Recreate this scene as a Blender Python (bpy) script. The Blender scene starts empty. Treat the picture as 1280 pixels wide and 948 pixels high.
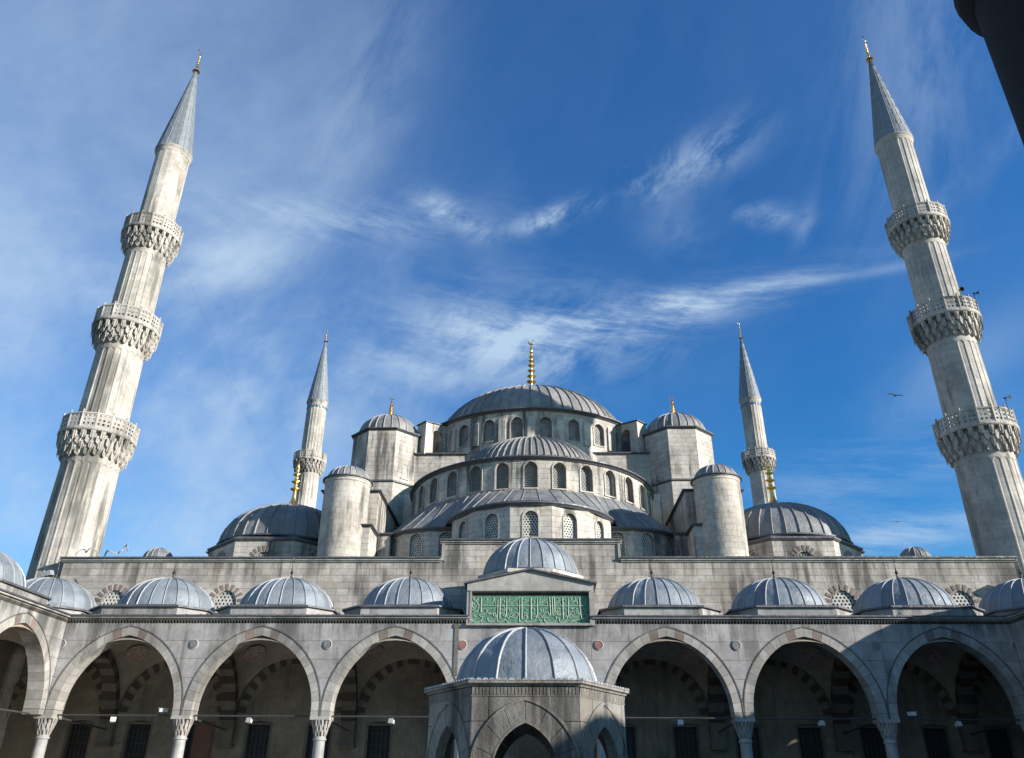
import bpy, math, random
from mathutils import Vector, Matrix
random.seed(7)
PI = math.pi
S = bpy.context.scene
COL = S.collection
R_ = math.radians

# ---------------------------------------------------------------- camera
F, TH, YAW, ROLL, CAMX, EYE = 985., .4751, .0312, .0074, .273, 1.6
fwd = Vector((-math.sin(YAW)*math.cos(TH), math.cos(YAW)*math.cos(TH), math.sin(TH)))
r0 = Vector((math.cos(YAW), math.sin(YAW), 0)); u0 = r0.cross(fwd)
rgt = r0*math.cos(ROLL)+u0*math.sin(ROLL); upv = u0*math.cos(ROLL)-r0*math.sin(ROLL)
cam = bpy.data.cameras.new('camera'); co = bpy.data.objects.new('camera', cam); COL.objects.link(co)
cam.sensor_fit = 'HORIZONTAL'; cam.sensor_width = 36; cam.lens = F/1280*36
cam.clip_start = .05; cam.clip_end = 6000
co.matrix_world = Matrix(((rgt.x, upv.x, -fwd.x, CAMX), (rgt.y, upv.y, -fwd.y, 0), (rgt.z, upv.z, -fwd.z, EYE), (0, 0, 0, 1)))
S.camera = co

# ---------------------------------------------------------------- sky, sun, exposure
SUN_AZ, SUN_EL = 114., 17.7      # clockwise from +Y (the way the camera looks)
SKY_STR = .05
w = bpy.data.worlds.new('World'); S.world = w; w.use_nodes = True
nt = w.node_tree; N = nt.nodes; L = nt.links
for n in list(N): N.remove(n)

def mk(nt_, t, **k):
    n = nt_.nodes.new(t)
    for a, b in k.items(): setattr(n, a, b)
    return n
def mathn(nt_, op, a, b=None, c=None, clamp=False):
    n = mk(nt_, 'ShaderNodeMath', operation=op); n.use_clamp = clamp
    for i, x in enumerate((a, b, c)):
        if x is None: continue
        if isinstance(x, (int, float)): n.inputs[i].default_value = x
        else: nt_.links.new(x, n.inputs[i])
    return n.outputs[0]
def mixc(nt_, f, a, b, mode='MIX'):
    n = mk(nt_, 'ShaderNodeMix', data_type='RGBA', blend_type=mode)
    for i, x in ((0, f), (6, a), (7, b)):
        if isinstance(x, (int, float)): n.inputs[i].default_value = x
        elif isinstance(x, tuple): n.inputs[i].default_value = (*x, 1)
        else: nt_.links.new(x, n.inputs[i])
    return n.outputs[2]

sky = mk(nt, 'ShaderNodeTexSky', sky_type='NISHITA'); sky.sun_disc = False
sky.sun_elevation = R_(SUN_EL); sky.sun_rotation = R_(SUN_AZ)
sky.air_density = 1.0; sky.dust_density = .6; sky.ozone_density = 2.2; sky.altitude = 50
tc = mk(nt, 'ShaderNodeTexCoord'); sep = mk(nt, 'ShaderNodeSeparateXYZ'); L.new(tc.outputs['Generated'], sep.inputs[0])
dx, dy, dz = sep.outputs
az = mathn(nt, 'MULTIPLY', mathn(nt, 'ARCTAN2', dx, dy), 57.2958)
el = mathn(nt, 'MULTIPLY', mathn(nt, 'ARCSINE', dz), 57.2958)
def fnoise(scale, detail=6, rough=.6, dist=0., sx=1, sy=1, rot=0., off=0., ):
    c, s = math.cos(R_(rot)), math.sin(R_(rot))
    a = mathn(nt, 'ADD', mathn(nt, 'MULTIPLY', az, c*sx), mathn(nt, 'MULTIPLY', el, s*sx))
    b = mathn(nt, 'ADD', mathn(nt, 'MULTIPLY', az, -s*sy), mathn(nt, 'MULTIPLY', el, c*sy))
    cb = mk(nt, 'ShaderNodeCombineXYZ'); L.new(a, cb.inputs[0]); L.new(b, cb.inputs[1]); cb.inputs[2].default_value = off
    n = mk(nt, 'ShaderNodeTexNoise'); L.new(cb.outputs[0], n.inputs['Vector'])
    n.inputs['Scale'].default_value = scale; n.inputs['Detail'].default_value = detail
    n.inputs['Roughness'].default_value = rough; n.inputs['Distortion'].default_value = dist
    return n.outputs[0]
def ramp(x, lo, hi):
    n = mk(nt, 'ShaderNodeMapRange', interpolation_type='SMOOTHSTEP'); L.new(x, n.inputs[0])
    n.inputs[1].default_value = lo; n.inputs[2].default_value = hi
    return n.outputs[0]
def blob(a0, e0, la, lb, rot, strength, nz):
    """a cirrus patch centred at azimuth a0, elevation e0 (degrees)"""
    c, s = math.cos(R_(rot)), math.sin(R_(rot))
    da = mathn(nt, 'SUBTRACT', az, a0); de = mathn(nt, 'SUBTRACT', el, e0)
    a = mathn(nt, 'DIVIDE', mathn(nt, 'ADD', mathn(nt, 'MULTIPLY', da, c), mathn(nt, 'MULTIPLY', de, s)), la)
    b = mathn(nt, 'DIVIDE', mathn(nt, 'ADD', mathn(nt, 'MULTIPLY', da, -s), mathn(nt, 'MULTIPLY', de, c)), lb)
    q = mathn(nt, 'ADD', mathn(nt, 'MULTIPLY', a, a), mathn(nt, 'MULTIPLY', b, b))
    g = mathn(nt, 'EXPONENT', mathn(nt, 'MULTIPLY', q, -1.))
    return mathn(nt, 'MULTIPLY', mathn(nt, 'MULTIPLY', g, nz), strength)
n_fine = fnoise(.12, 10, .6, .35, .8, 1.2, 22)
n_mid = fnoise(.05, 7, .6, .2, .8, 1.2, 35, 3.)
n_low = fnoise(.018, 4, .5, .3, 1, 1, 0, 9.)
n_wisp = fnoise(.24, 9, .66, .35, .6, 1.3, 25, 5.)
fine = ramp(n_fine, .36, .66); mid = ramp(n_mid, .36, .68); low = ramp(n_low, .35, .65); wisp = ramp(n_wisp, .38, .66)
n_fib = fnoise(.13, 10, .68, .5, .5, 1.3, 52, 12.); fib = ramp(n_fib, .34, .68)
n_fib2 = fnoise(.26, 10, .7, .2, .28, 1.6, -8, 15.); fib2 = ramp(n_fib2, .36, .68)
fm = mathn(nt, 'MULTIPLY', fine, mid)
CL = []
# ground veil of thin cirrus over the whole sky, thicker towards the left of the view
veil = mathn(nt, 'ADD', .025, mathn(nt, 'MULTIPLY', mathn(nt, 'ADD', mathn(nt, 'MULTIPLY', low, .5), mathn(nt, 'MULTIPLY', mid, .5)), .06))
CL.append(veil)
hzl = mathn(nt, 'ADD', .62, mathn(nt, 'MULTIPLY', mathn(nt, 'ADD', mathn(nt, 'MULTIPLY', mid, 1.1), mathn(nt, 'MULTIPLY', fine, .6)), .26))
lf = ramp(az, 2., -36.)
CL.append(mathn(nt, 'MULTIPLY', mathn(nt, 'MULTIPLY', lf, hzl), .40))
BL = [  # az, el, length, breadth, tilt, strength, noise
    (-1, 29.6, 10, 3.0, 4, .62, wisp), (7, 31.0, 10, 1.5, 5, .8, fib2), (15, 32.0, 9, .9, 1, .5, fib2), (13, 31.9, 9, .7, 3, .28, low), (22, 31.9, 7, .4, -3, .5, mid), (24, 31.9, 6, .3, -4, .25, low), (-6, 31, 9, 3.5, 12, .32, fib2),
    (2.0, 38.8, 4.0, .7, 12, .85, wisp), (-7.5, 38.8, 3.0, 1.0, -18, .6, wisp), (15.5, 41.6, 5.0, 1.5, 12, .5, wisp), (9.5, 41, 2.0, .9, -30, .35, wisp), (13, 36.6, 3.0, 2.0, -25, .30, fine), (20.5, 36.9, 2.6, .8, -15, .35, wisp), (22.5, 34.6, 2.6, .6, 60, .2, wisp),
    (37, 36.5, 7, .8, 22, .5, mid), (34, 44, 12, 5, 60, .22, fib), (25, 14.6, 8, 1.2, 6, .6, fib2), (24, 19, 9, 2.2, 8, .28, fib2), (-16, 37.5, 12, 1.4, 6, .4, fib2),
    (-27, 30, 16, 8, 10, .6, mid), (-16, 46, 10, 4, 60, .18, fib), (-17, 25, 12, 6, 10, .5, mid), (-24, 15, 16, 4, 0, .5, mid), (30, 24, 8, 2, 20, .2, mid)]
for b in BL: CL.append(blob(*b))
acc = CL[0]
for c in CL[1:]: acc = mathn(nt, 'ADD', acc, c)
acc = mathn(nt, 'MINIMUM', acc, .85)
acc = mathn(nt, 'MULTIPLY', acc, ramp(el, -2., 6.))
hsv = mk(nt, 'ShaderNodeHueSaturation'); L.new(sky.outputs[0], hsv.inputs['Color'])
hsv.inputs['Saturation'].default_value = 1.45; hsv.inputs['Value'].default_value = 1.0; hsv.inputs['Hue'].default_value = .505
tnt = mixc(nt, 1., hsv.outputs[0], (.84, 1.62, 1.88), 'MULTIPLY')
skc = mixc(nt, acc, tnt, (5.6, 7.2, 9.0))
bg = mk(nt, 'ShaderNodeBackground'); L.new(skc, bg.inputs[0]); bg.inputs[1].default_value = SKY_STR
wo = mk(nt, 'ShaderNodeOutputWorld'); L.new(bg.outputs[0], wo.inputs[0])

sl = bpy.data.lights.new('sun', 'SUN'); so = bpy.data.objects.new('sun', sl); COL.objects.link(so)
sl.energy = 5.0; sl.angle = R_(.5); sl.color = (1, .93, .85)
sd = Vector((math.sin(R_(SUN_AZ))*math.cos(R_(SUN_EL)), math.cos(R_(SUN_AZ))*math.cos(R_(SUN_EL)), math.sin(R_(SUN_EL))))
so.rotation_euler = sd.to_track_quat('Z', 'Y').to_euler(); so.location = (40, -10, 60)
S.view_settings.view_transform = 'Standard'; S.view_settings.look = 'None'; S.view_settings.gamma = 1
S.view_settings.exposure = 1.0

# ---------------------------------------------------------------- materials
def base_mat(name):
    m = bpy.data.materials.new(name); m.use_nodes = True
    t = m.node_tree; b = t.nodes['Principled BSDF']
    return m, t, b
def nz(t, scale, detail=5, rough=.6, vec=None, stretch=None, dist=0.):
    if vec is None:
        g = t.nodes.get('geo') or mk(t, 'ShaderNodeNewGeometry', name='geo'); vec = g.outputs['Position']
    if stretch:
        mp = mk(t, 'ShaderNodeMapping'); t.links.new(vec, mp.inputs[0]); mp.inputs['Scale'].default_value = stretch; vec = mp.outputs[0]
    n = mk(t, 'ShaderNodeTexNoise'); t.links.new(vec, n.inputs['Vector'])
    n.inputs['Scale'].default_value = scale; n.inputs['Detail'].default_value = detail; n.inputs['Roughness'].default_value = rough
    n.inputs['Distortion'].default_value = dist
    return n.outputs[0]
def rng(t, x, a, b, c, d, smooth=True):
    n = mk(t, 'ShaderNodeMapRange')
    if smooth: n.interpolation_type = 'SMOOTHSTEP'
    t.links.new(x, n.inputs[0])
    for i, v in enumerate((a, b, c, d)): n.inputs[i+1].default_value = v
    return n.outputs[0]
def islrand(t):
    g = t.nodes.get('geo') or mk(t, 'ShaderNodeNewGeometry', name='geo')
    oi = mk(t, 'ShaderNodeObjectInfo')
    return mathn(t, 'FRACT', mathn(t, 'ADD', oi.outputs['Random'], mathn(t, 'MULTIPLY', g.outputs['Random Per Island'], 7.31)))
def bump(t, b, h, s, d=.02):
    n = mk(t, 'ShaderNodeBump'); n.inputs['Strength'].default_value = s; n.inputs['Distance'].default_value = d
    t.links.new(h, n.inputs['Height']); t.links.new(n.outputs[0], b.inputs['Normal'])

def stone(name, base, var=.14, streak=.45, warm=.25, rough=.85, dark=(.07, .07, .065), bs=.5, course=None, drips=()):
    m, t, b = base_mat(name)
    rn = islrand(t)
    v = rng(t, rn, 0, 1, 1-var, 1+var*.8, False)
    blot = nz(t, .35, 6, .62)
    v = mathn(t, 'MULTIPLY', v, rng(t, blot, .34, .66, .78, 1.14))
    v = mathn(t, 'MULTIPLY', v, rng(t, nz(t, 1.9, 6, .7, dist=.8), .35, .65, .86, 1.08))
    c = mk(t, 'ShaderNodeVectorMath', operation='SCALE')
    tint = mixc(t, rng(t, nz(t, .9, 4, .6), .45, .7, 0, warm), base, (base[0]*1.12, base[1]*.98, base[2]*.8))
    t.links.new(tint, c.inputs[0]); t.links.new(v, c.inputs[3])
    col = c.outputs[0]
    st = nz(t, 1.0, 6, .65, stretch=(1.1, 1.1, .10))
    st2 = nz(t, .22, 3, .5)
    f = mathn(t, 'MULTIPLY', rng(t, st, .46, .62, 0, streak), rng(t, st2, .42, .58, .10, 1))
    col = mixc(t, f, col, dark)
    sp = nz(t, 5, 6, .7)
    col = mixc(t, rng(t, sp, .54, .78, 0, .5*streak+.1), col, dark)
    soot = nz(t, .45, 7, .72, stretch=(1, 1, .55), dist=.5)
    col = mixc(t, rng(t, soot, .56, .70, 0, .5*streak), col, dark)
    for z0, z1, k in drips:   # rain streaks that run down from a cornice
        g = t.nodes['geo']; cz = mk(t, 'ShaderNodeSeparateXYZ'); t.links.new(g.outputs['Position'], cz.inputs[0])
        dn = nz(t, 1.0, 5, .7, stretch=(2.3, 2.3, .06)); dn2 = nz(t, .35, 3, .5, stretch=(1, 1, .1))
        dm = mathn(t, 'MULTIPLY', rng(t, cz.outputs[2], z0, z1, 0, 1), rng(t, cz.outputs[2], z1+.35, z1+.4, 1, 0))
        dq = rng(t, mathn(t, 'ADD', mathn(t, 'MULTIPLY', dn, .65), mathn(t, 'MULTIPLY', dn2, .35)), .45, .62, 0, k)
        col = mixc(t, mathn(t, 'MULTIPLY', dm, dq), col, dark)
    if course:   # fine joints where the stones are too small or far to build
        w_ = mk(t, 'ShaderNodeTexWave', wave_type='BANDS', bands_direction='Z'); g = t.nodes['geo']
        t.links.new(g.outputs['Position'], w_.inputs['Vector']); w_.inputs['Scale'].default_value = PI/10/course
        w_.inputs['Distortion'].default_value = 0
        j = rng(t, w_.outputs['Fac'], .0, .02, .22, 0)
        col = mixc(t, j, col, dark)
        cz = mk(t, 'ShaderNodeSeparateXYZ'); t.links.new(g.outputs['Position'], cz.inputs[0])
        lay = mathn(t, 'FLOOR', mathn(t, 'DIVIDE', cz.outputs[2], course))
        wn = mk(t, 'ShaderNodeTexWhiteNoise', noise_dimensions='2D'); cb = mk(t, 'ShaderNodeCombineXYZ')
        ax = mathn(t, 'FLOOR', mathn(t, 'MULTIPLY', mathn(t, 'ADD', cz.outputs[0], cz.outputs[1]), .8))
        t.links.new(lay, cb.inputs[0]); t.links.new(ax, cb.inputs[1]); t.links.new(cb.outputs[0], wn.inputs['Vector'])
        col = mixc(t, rng(t, wn.outputs['Value'], 0, 1, 0, .16, False), col, (base[0]*.45, base[1]*.45, base[2]*.45))
    t.links.new(col, b.inputs['Base Color'])
    b.inputs['Roughness'].default_value = rough; b.inputs['Specular IOR Level'].default_value = .25
    bump(t, b, mathn(t, 'ADD', nz(t, 9, 6, .7), mathn(t, 'MULTIPLY', blot, 1.5)), bs, .03)
    return m
def lead(name, base, rough=.45, patina=(.42, .43, .43), pf=.45, metal=.35):
    m, t, b = base_mat(name)
    rn = islrand(t)
    v = rng(t, rn, 0, 1, .76, 1.18, False)
    c = mk(t, 'ShaderNodeVectorMath', operation='SCALE')
    a = nz(t, .8, 6, .65, dist=.6); s = nz(t, 1, 5, .6, stretch=(2.6, 2.6, .25))
    col = mixc(t, rng(t, mathn(t, 'MULTIPLY', mathn(t, 'ADD', a, s), .5), .42, .66, 0, pf), base, patina)
    col = mixc(t, rng(t, nz(t, 3.5, 6, .7), .55, .8, 0, .35), col, (base[0]*.35, base[1]*.35, base[2]*.38))
    t.links.new(col, c.inputs[0]); t.links.new(v, c.inputs[3])
    t.links.new(c.outputs[0], b.inputs['Base Color'])
    b.inputs['Metallic'].default_value = metal
    t.links.new(rng(t, nz(t, 2.2, 5, .6), .3, .7, rough-.08, rough+.18), b.inputs['Roughness'])
    bump(t, b, mathn(t, 'ADD', nz(t, 6, 4, .6), mathn(t, 'MULTIPLY', nz(t, 1.3, 4, .6), 4.)), .6, .04)
    return m
def plain(name, col, rough=.6, metal=0., var=.15, sc=3.):
    m, t, b = base_mat(name)
    n = nz(t, sc, 5, .6)
    c = mixc(t, rng(t, n, .35, .7, 0, 1), tuple(x*(1-var) for x in col), tuple(min(1, x*(1+var)) for x in col))
    t.links.new(c, b.inputs['Base Color']); b.inputs['Roughness'].default_value = rough; b.inputs['Metallic'].default_value = metal
    return m
M = {}
M['ashlar'] = stone('grey limestone', (.345, .32, .29), .15, 1.0, .35, dark=(.085, .08, .072), drips=((12.3, 14.35, .85), (14.4, 15.5, .7)))
M['ashlar_far'] = stone('grey limestone upper', (.42, .392, .355), .10, 1.0, .3, dark=(.09, .088, .08))
M['turret'] = stone('round turret stone', (.405, .375, .335), .03, .95, .3, dark=(.09, .088, .08))
M['minaret'] = stone('pale minaret stone', (.40, .375, .34), .04, 1.0, .25, dark=(.12, .115, .10), course=.62)
M['mortar'] = stone('joint mortar', (.19, .18, .16), .05, .3)
M['marble'] = stone('portico marble', (.285, .275, .27), .09, .8, .2, .6, bs=.25, drips=((8.2, 9.2, .8),))
M['vous_pale'] = stone('pale voussoir', (.315, .30, .28), .11, .6, .2, .65, bs=.3)
M['vous_grey'] = stone('grey voussoir', (.275, .262, .24), .10, .5, .2, .65, bs=.3)
M['vous_red'] = stone('red voussoir', (.175, .135, .118), .12, .35, .2, .7, bs=.3)
M['fountain'] = stone('weathered fountain marble', (.205, .195, .175), .16, 1.0, .6, .75, (.05, .045, .04), .9)
M['column'] = stone('column marble', (.31, .31, .30), .05, .35, .1, .45, bs=.15)
M['plaster'] = stone('vault plaster', (.27, .24, .195), .03, .2, .2, .9, bs=.1)
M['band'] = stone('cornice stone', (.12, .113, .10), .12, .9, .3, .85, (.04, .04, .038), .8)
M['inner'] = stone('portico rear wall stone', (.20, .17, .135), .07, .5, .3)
M['stripe_dark'] = stone('dark red stripe', (.06, .042, .036), .12, .3, .1)
M['blind_pale'] = stone('painted pale stripe', (.21, .185, .145), .06, .3, .1)
M['blind_dark'] = stone('painted dark stripe', (.09, .07, .058), .06, .3, .1)
M['stripe_pale'] = stone('pale stripe', (.125, .108, .09), .10, .3, .2)
M['lead'] = lead('lead sheet', (.15, .175, .20), .56, (.235, .255, .265), .6, .1)
M['lead_main'] = lead('lead sheet weathered warm', (.155, .15, .145), .62, (.29, .275, .255), .65, .05)
M['lead_dark'] = lead('lead sheet dark', (.14, .145, .15), .58, (.24, .24, .235), .55, .1)
M['lead_rib'] = lead('lead seam', (.24, .25, .26), .5, (.33, .33, .33), .4, .1)
M['lead_trim'] = lead('lead eave', (.075, .075, .085), .5, (.14, .14, .15), .4, .2)
M['spire'] = lead('spire lead', (.145, .165, .185), .55, (.23, .25, .262), .5, .2)
M['gold'] = plain('gilded copper', (.83, .55, .19), .28, 1., .12, 8)
M['dark_metal'] = plain('dark bronze', (.06, .055, .05), .5, .6)
M['white_metal'] = plain('white painted metal', (.42, .42, .40), .5)
M['iron'] = plain('iron bar', (.05, .05, .05), .6, .3)
M['void'] = plain('dark window glass', (.008, .008, .010), .6)
M['lattice'] = plain('plaster lattice', (.40, .39, .36), .8, 0, .2, 2)
M['lattice_grey'] = plain('grey plaster lattice', (.25, .245, .225), .85, 0, .25, 1.2)
M['wood'] = plain('brown red wood', (.10, .035, .02), .5)
M['green'] = plain('green painted tile', (.075, .175, .12), .6, 0, .3, 6)
M['script'] = plain('pale green gilt lettering', (.22, .285, .21), .6, 0, .15)
M['roundel_grey'] = plain('slate roundel', (.14, .145, .15), .4)
M['roundel_red'] = plain('porphyry roundel', (.26, .11, .09), .4)
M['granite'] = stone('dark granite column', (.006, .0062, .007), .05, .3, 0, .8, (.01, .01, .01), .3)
M['paving'] = stone('court paving', (.40, .38, .34), .1, .4, .1)
M['soil'] = stone('ground', (.12, .115, .10), .05, .3)
M['bird'] = plain('bird feathers', (.09, .09, .1), .8)
M['paint_blue'] = plain('blue tile', (.05, .12, .25), .4)
# red dotted medallion painted on the vault plaster
def medal():
    m, t, b = base_mat('painted medallion'); tcn = mk(t, 'ShaderNodeTexCoord')
    vo = mk(t, 'ShaderNodeTexVoronoi'); t.links.new(tcn.outputs['UV'], vo.inputs['Vector']); vo.inputs['Scale'].default_value = 13
    c = mixc(t, rng(t, vo.outputs['Distance'], .3, .5, 1, 0), (.30, .26, .22), (.20, .055, .04))
    t.links.new(c, b.inputs['Base Color']); b.inputs['Roughness'].default_value = .9
    return m
M['medallion'] = medal()

# ---------------------------------------------------------------- helpers
class MB:
    def __init__(s): s.v = []; s.f = []; s.uv = None
    def V(s, p): s.v.append(tuple(p)); return len(s.v)-1
    def face(s, pts): s.f.append([s.V(p) for p in pts])
    def box(s, x0, x1, y0, y1, z0, z1):
        b = len(s.v)
        s.v += [(x0, y0, z0), (x1, y0, z0), (x1, y1, z0), (x0, y1, z0), (x0, y0, z1), (x1, y0, z1), (x1, y1, z1), (x0, y1, z1)]
        s.f += [[b+i for i in q] for q in ((3, 2, 1, 0), (4, 5, 6, 7), (0, 1, 5, 4), (1, 2, 6, 5), (2, 3, 7, 6), (3, 0, 4, 7))]
    def hexa(s, lo, hi):
        """two quads (lists of 4 points, same order) joined into a closed solid"""
        b = len(s.v); s.v += [tuple(p) for p in lo]+[tuple(p) for p in hi]; n = len(lo)
        s.f.append([b+i for i in range(n)][::-1]); s.f.append([b+n+i for i in range(n)])
        for i in range(n):
            j = (i+1) % n; s.f.append([b+i, b+j, b+n+j, b+n+i])
    def lathe(s, prof, n=24, a0=0., a1=2*PI, c=(0, 0, 0)):
        full = abs(a1-a0-2*PI) < 1e-6; k = n if full else n+1; b = len(s.v)
        for r, z in prof:
            for i in range(k):
                a = a0+(a1-a0)*i/n; s.v.append((c[0]+r*math.sin(a), c[1]-r*math.cos(a), c[2]+z))
        for j in range(len(prof)-1):
            for i in range(n):
                i2 = (i+1) % k; s.f.append([b+j*k+i, b+j*k+i2, b+(j+1)*k+i2, b+(j+1)*k+i])
    def tube(s, pts, r, n=6):
        pts = [Vector(p) for p in pts]; b = len(s.v)
        for i, p in enumerate(pts):
            d = (pts[min(i+1, len(pts)-1)]-pts[max(i-1, 0)]).normalized()
            a = d.cross(Vector((0, 0, 1)) if abs(d.z) < .9 else Vector((1, 0, 0))).normalized(); c = d.cross(a)
            rr = r[i] if isinstance(r, (list, tuple)) else r
            for k in range(n): s.v.append(tuple(p+(a*math.cos(2*PI*k/n)+c*math.sin(2*PI*k/n))*rr))
        for i in range(len(pts)-1):
            for k in range(n): s.f.append([b+i*n+k, b+i*n+(k+1) % n, b+(i+1)*n+(k+1) % n, b+(i+1)*n+k])
        s.f.append([b+k for k in range(n)][::-1]); s.f.append([b+(len(pts)-1)*n+k for k in range(n)])
    def mesh(s, name, mat, smooth=False):
        me = bpy.data.meshes.new(name); me.from_pydata(s.v, [], s.f); me.materials.append(M[mat])
        if s.uv:
            ul = me.uv_layers.new(name='UVMap')
            for lp in me.loops: ul.data[lp.index].uv = s.uv[lp.vertex_index]
        if smooth is True: me.polygons.foreach_set('use_smooth', [True]*len(me.polygons))
        elif smooth:
            me.polygons.foreach_set('use_smooth', [True]*len(me.polygons)); me.set_sharp_from_angle(angle=R_(smooth))
        me.update(); return me
def obj(name, me, parent=None, loc=(0, 0, 0), rz=0, scale=None, label=None, kind=None):
    o = bpy.data.objects.new(name, me); COL.objects.link(o); o.parent = parent
    o.location = loc; o.rotation_euler = (0, 0, rz)
    if scale: o.scale = scale
    if label: o['label'] = label
    if kind: o['kind'] = kind
    return o
def thing(name, label, cat, loc=(0, 0, 0), rz=0, group=None):
    o = bpy.data.objects.new(name, None); COL.objects.link(o); o.empty_display_size = .3
    o.location = loc; o.rotation_euler = (0, 0, rz); o['label'] = label; o['category'] = cat
    if group: o['group'] = group
    return o
def tag(o, label, cat, group=None):
    o['label'] = label; o['category'] = cat
    if group: o['group'] = group
    return o
def copy_tree(o, parent=None):
    c = o.copy(); COL.objects.link(c); c.parent = parent
    for ch in list(o.children): copy_tree(ch, c)
    return c

def plane_map(y=0.): return lambda u, v, d: (u, y+d, v)
def cyl_map(R, cx=0, cy=0): return lambda u, v, d: (cx+(R-d)*math.sin(u/R), cy-(R-d)*math.cos(u/R), v)
def facet_map(ap, ang, cx=0, cy=0):
    c, s = math.cos(ang), math.sin(ang)
    def f(u, v, d):
        x, y = u, -(ap-d); return (cx+x*c-y*s, cy+x*s+y*c, v)
    return f

class Arch:
    """two-centred pointed arch (c=0: round). ring(t) grows it outwards"""
    def __init__(s, uc, hw, sill, spring, rise):
        s.uc, s.hw, s.sill, s.spring = uc, hw, sill, spring
        s.c = max(0., (rise*rise-hw*hw)/(2*hw)); s.r = hw+s.c
    def grown(s, t, sill=None):
        a = Arch(s.uc, s.hw, s.sill if sill is None else sill, s.spring, 1); a.c = s.c; a.r = s.r+t; a.hw = s.hw+t; return a
    @property
    def apex(s): return s.spring+math.sqrt(s.r**2-s.c**2)
    def half(s, v):
        if v < s.sill or v > s.apex: return 0.
        if v < s.spring: return s.hw
        return max(0., -s.c+math.sqrt(max(0, s.r**2-(v-s.spring)**2)))
    def curve(s, n=10, legs=True):
        """right foot over the apex to left foot"""
        th = math.acos(min(1, s.c/s.r)); R = [(-s.c+s.r*math.cos(th*i/n), s.spring+s.r*math.sin(th*i/n)) for i in range(n+1)]
        R[-1] = (0., s.apex)
        P = ([(s.hw, s.sill)] if legs and s.sill < s.spring else [])+R
        return [(s.uc+u, v) for u, v in P]+[(s.uc-u, v) for u, v in P[-2::-1]]

def masonry(mb, Mp, u0, u1, v0, v1, course=.45, bl=1., holes=(), gap=.02, depth=.05, off=0., jit=.012, rnd=random, split=None, useg=1):
    """courses of blocks with recessed joints, cut round arched holes. split: list that gets one MB per block"""
    rows = max(1, round((v1-v0)/course)); ch = (v1-v0)/rows
    holes = sorted(holes, key=lambda h: h.uc)
    for r in range(rows):
        a, b = v0+r*ch+gap/2, v0+(r+1)*ch-gap/2
        act = [h for h in holes if h.sill < b and h.apex > a]
        vs = {a, b}
        for h in act:
            for q in (h.sill-1e-4, h.sill+1e-4, h.apex-1e-3):
                if a < q < b: vs.add(q)
            if b > h.spring:
                for k in (1, 2): vs.add(a+(b-a)*k/3)
        vs = sorted(vs)
        lim = [(None, u0)]+[(h, h.uc) for h in act]+[(None, u1)]
        for i in range(len(lim)-1):
            hl, cl = lim[i]; hr, cr = lim[i+1]
            if cr-cl < .01: continue
            n = max(1, round((cr-cl)/bl)); st = (cr-cl)/n; ph = (.5 if r % 2 else 0.)
            js = [cl]+[cl+(k+ph*.98+(rnd.random()-.5)*.35)*st for k in range(0 if ph else 1, n)]+[cr]
            js = [js[0]]+[j for j in js[1:-1] if cl+.12*st < j < cr-.12*st]+[js[-1]]
            for k in range(len(js)-1):
                p, q = js[k]+(gap/2 if k or not hl else 0), js[k+1]-(gap/2 if k+1 < len(js)-1 or not hr else 0)
                L_, R__ = [], []
                for v in vs:
                    lo = max(p, hl.uc+hl.half(v)) if hl else p
                    hi = min(q, hr.uc-hr.half(v)) if hr else q
                    L_.append(lo); R__.append(max(lo, hi))
                if max(y-x for x, y in zip(L_, R__)) < .02: continue
                pr = off-rnd.random()*jit; bk = off+depth
                m_ = mb if split is None else MB()
                if split is not None: split.append((m_, (R__[0]-L_[0])*(b-a)))
                B = len(m_.v); nv = len(vs)
                if useg > 1:
                    W = useg+1
                    for x, y, v in zip(L_, R__, vs):
                        for dd in (pr, bk): m_.v += [Mp(x+(y-x)*q_/useg, v, dd) for q_ in range(W)]
                    for j in range(nv-1):
                        o = B+2*W*j
                        for q_ in range(useg): m_.f.append([o+q_, o+q_+1, o+2*W+q_+1, o+2*W+q_])
                        m_.f += [[o+W, o, o+2*W, o+3*W], [o+W-1, o+2*W-1, o+4*W-1, o+3*W-1]]
                    continue
                for x, y, v in zip(L_, R__, vs):
                    m_.v += [Mp(x, v, pr), Mp(y, v, pr), Mp(x, v, bk), Mp(y, v, bk)]
                for j in range(nv-1):
                    if max(R__[j]-L_[j], R__[j+1]-L_[j+1]) < 1e-4: continue
                    o = B+4*j
                    m_.f += [[o, o+1, o+5, o+4], [o+2, o, o+4, o+6], [o+1, o+3, o+7, o+5]]
                o = B+4*(nv-1)
                m_.f += [[B+2, B+3, B+1, B], [o, o+1, o+3, o+2]]

def wall_part(parent, name, Mp, u0, u1, v0, v1, course, bl, holes, mat='ashlar_far', loc=(0, 0, 0), rz=0, gap=.015, back=True, kind=None, jit=.012, seed=1):
    rd = random.Random(seed)
    mb = MB(); masonry(mb, Mp, u0, u1, v0, v1, course, bl, holes, gap, rnd=rd, jit=jit)
    o = obj(name, mb.mesh(name, mat), parent, loc, rz)
    if back:
        mb = MB(); masonry(mb, Mp, u0, u1, v0, v1, course*2, bl, holes, 0., .12, .03, 0., rd)
        o2 = obj('joint_mortar', mb.mesh('joint_mortar', 'mortar'), o)
    return o

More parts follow.
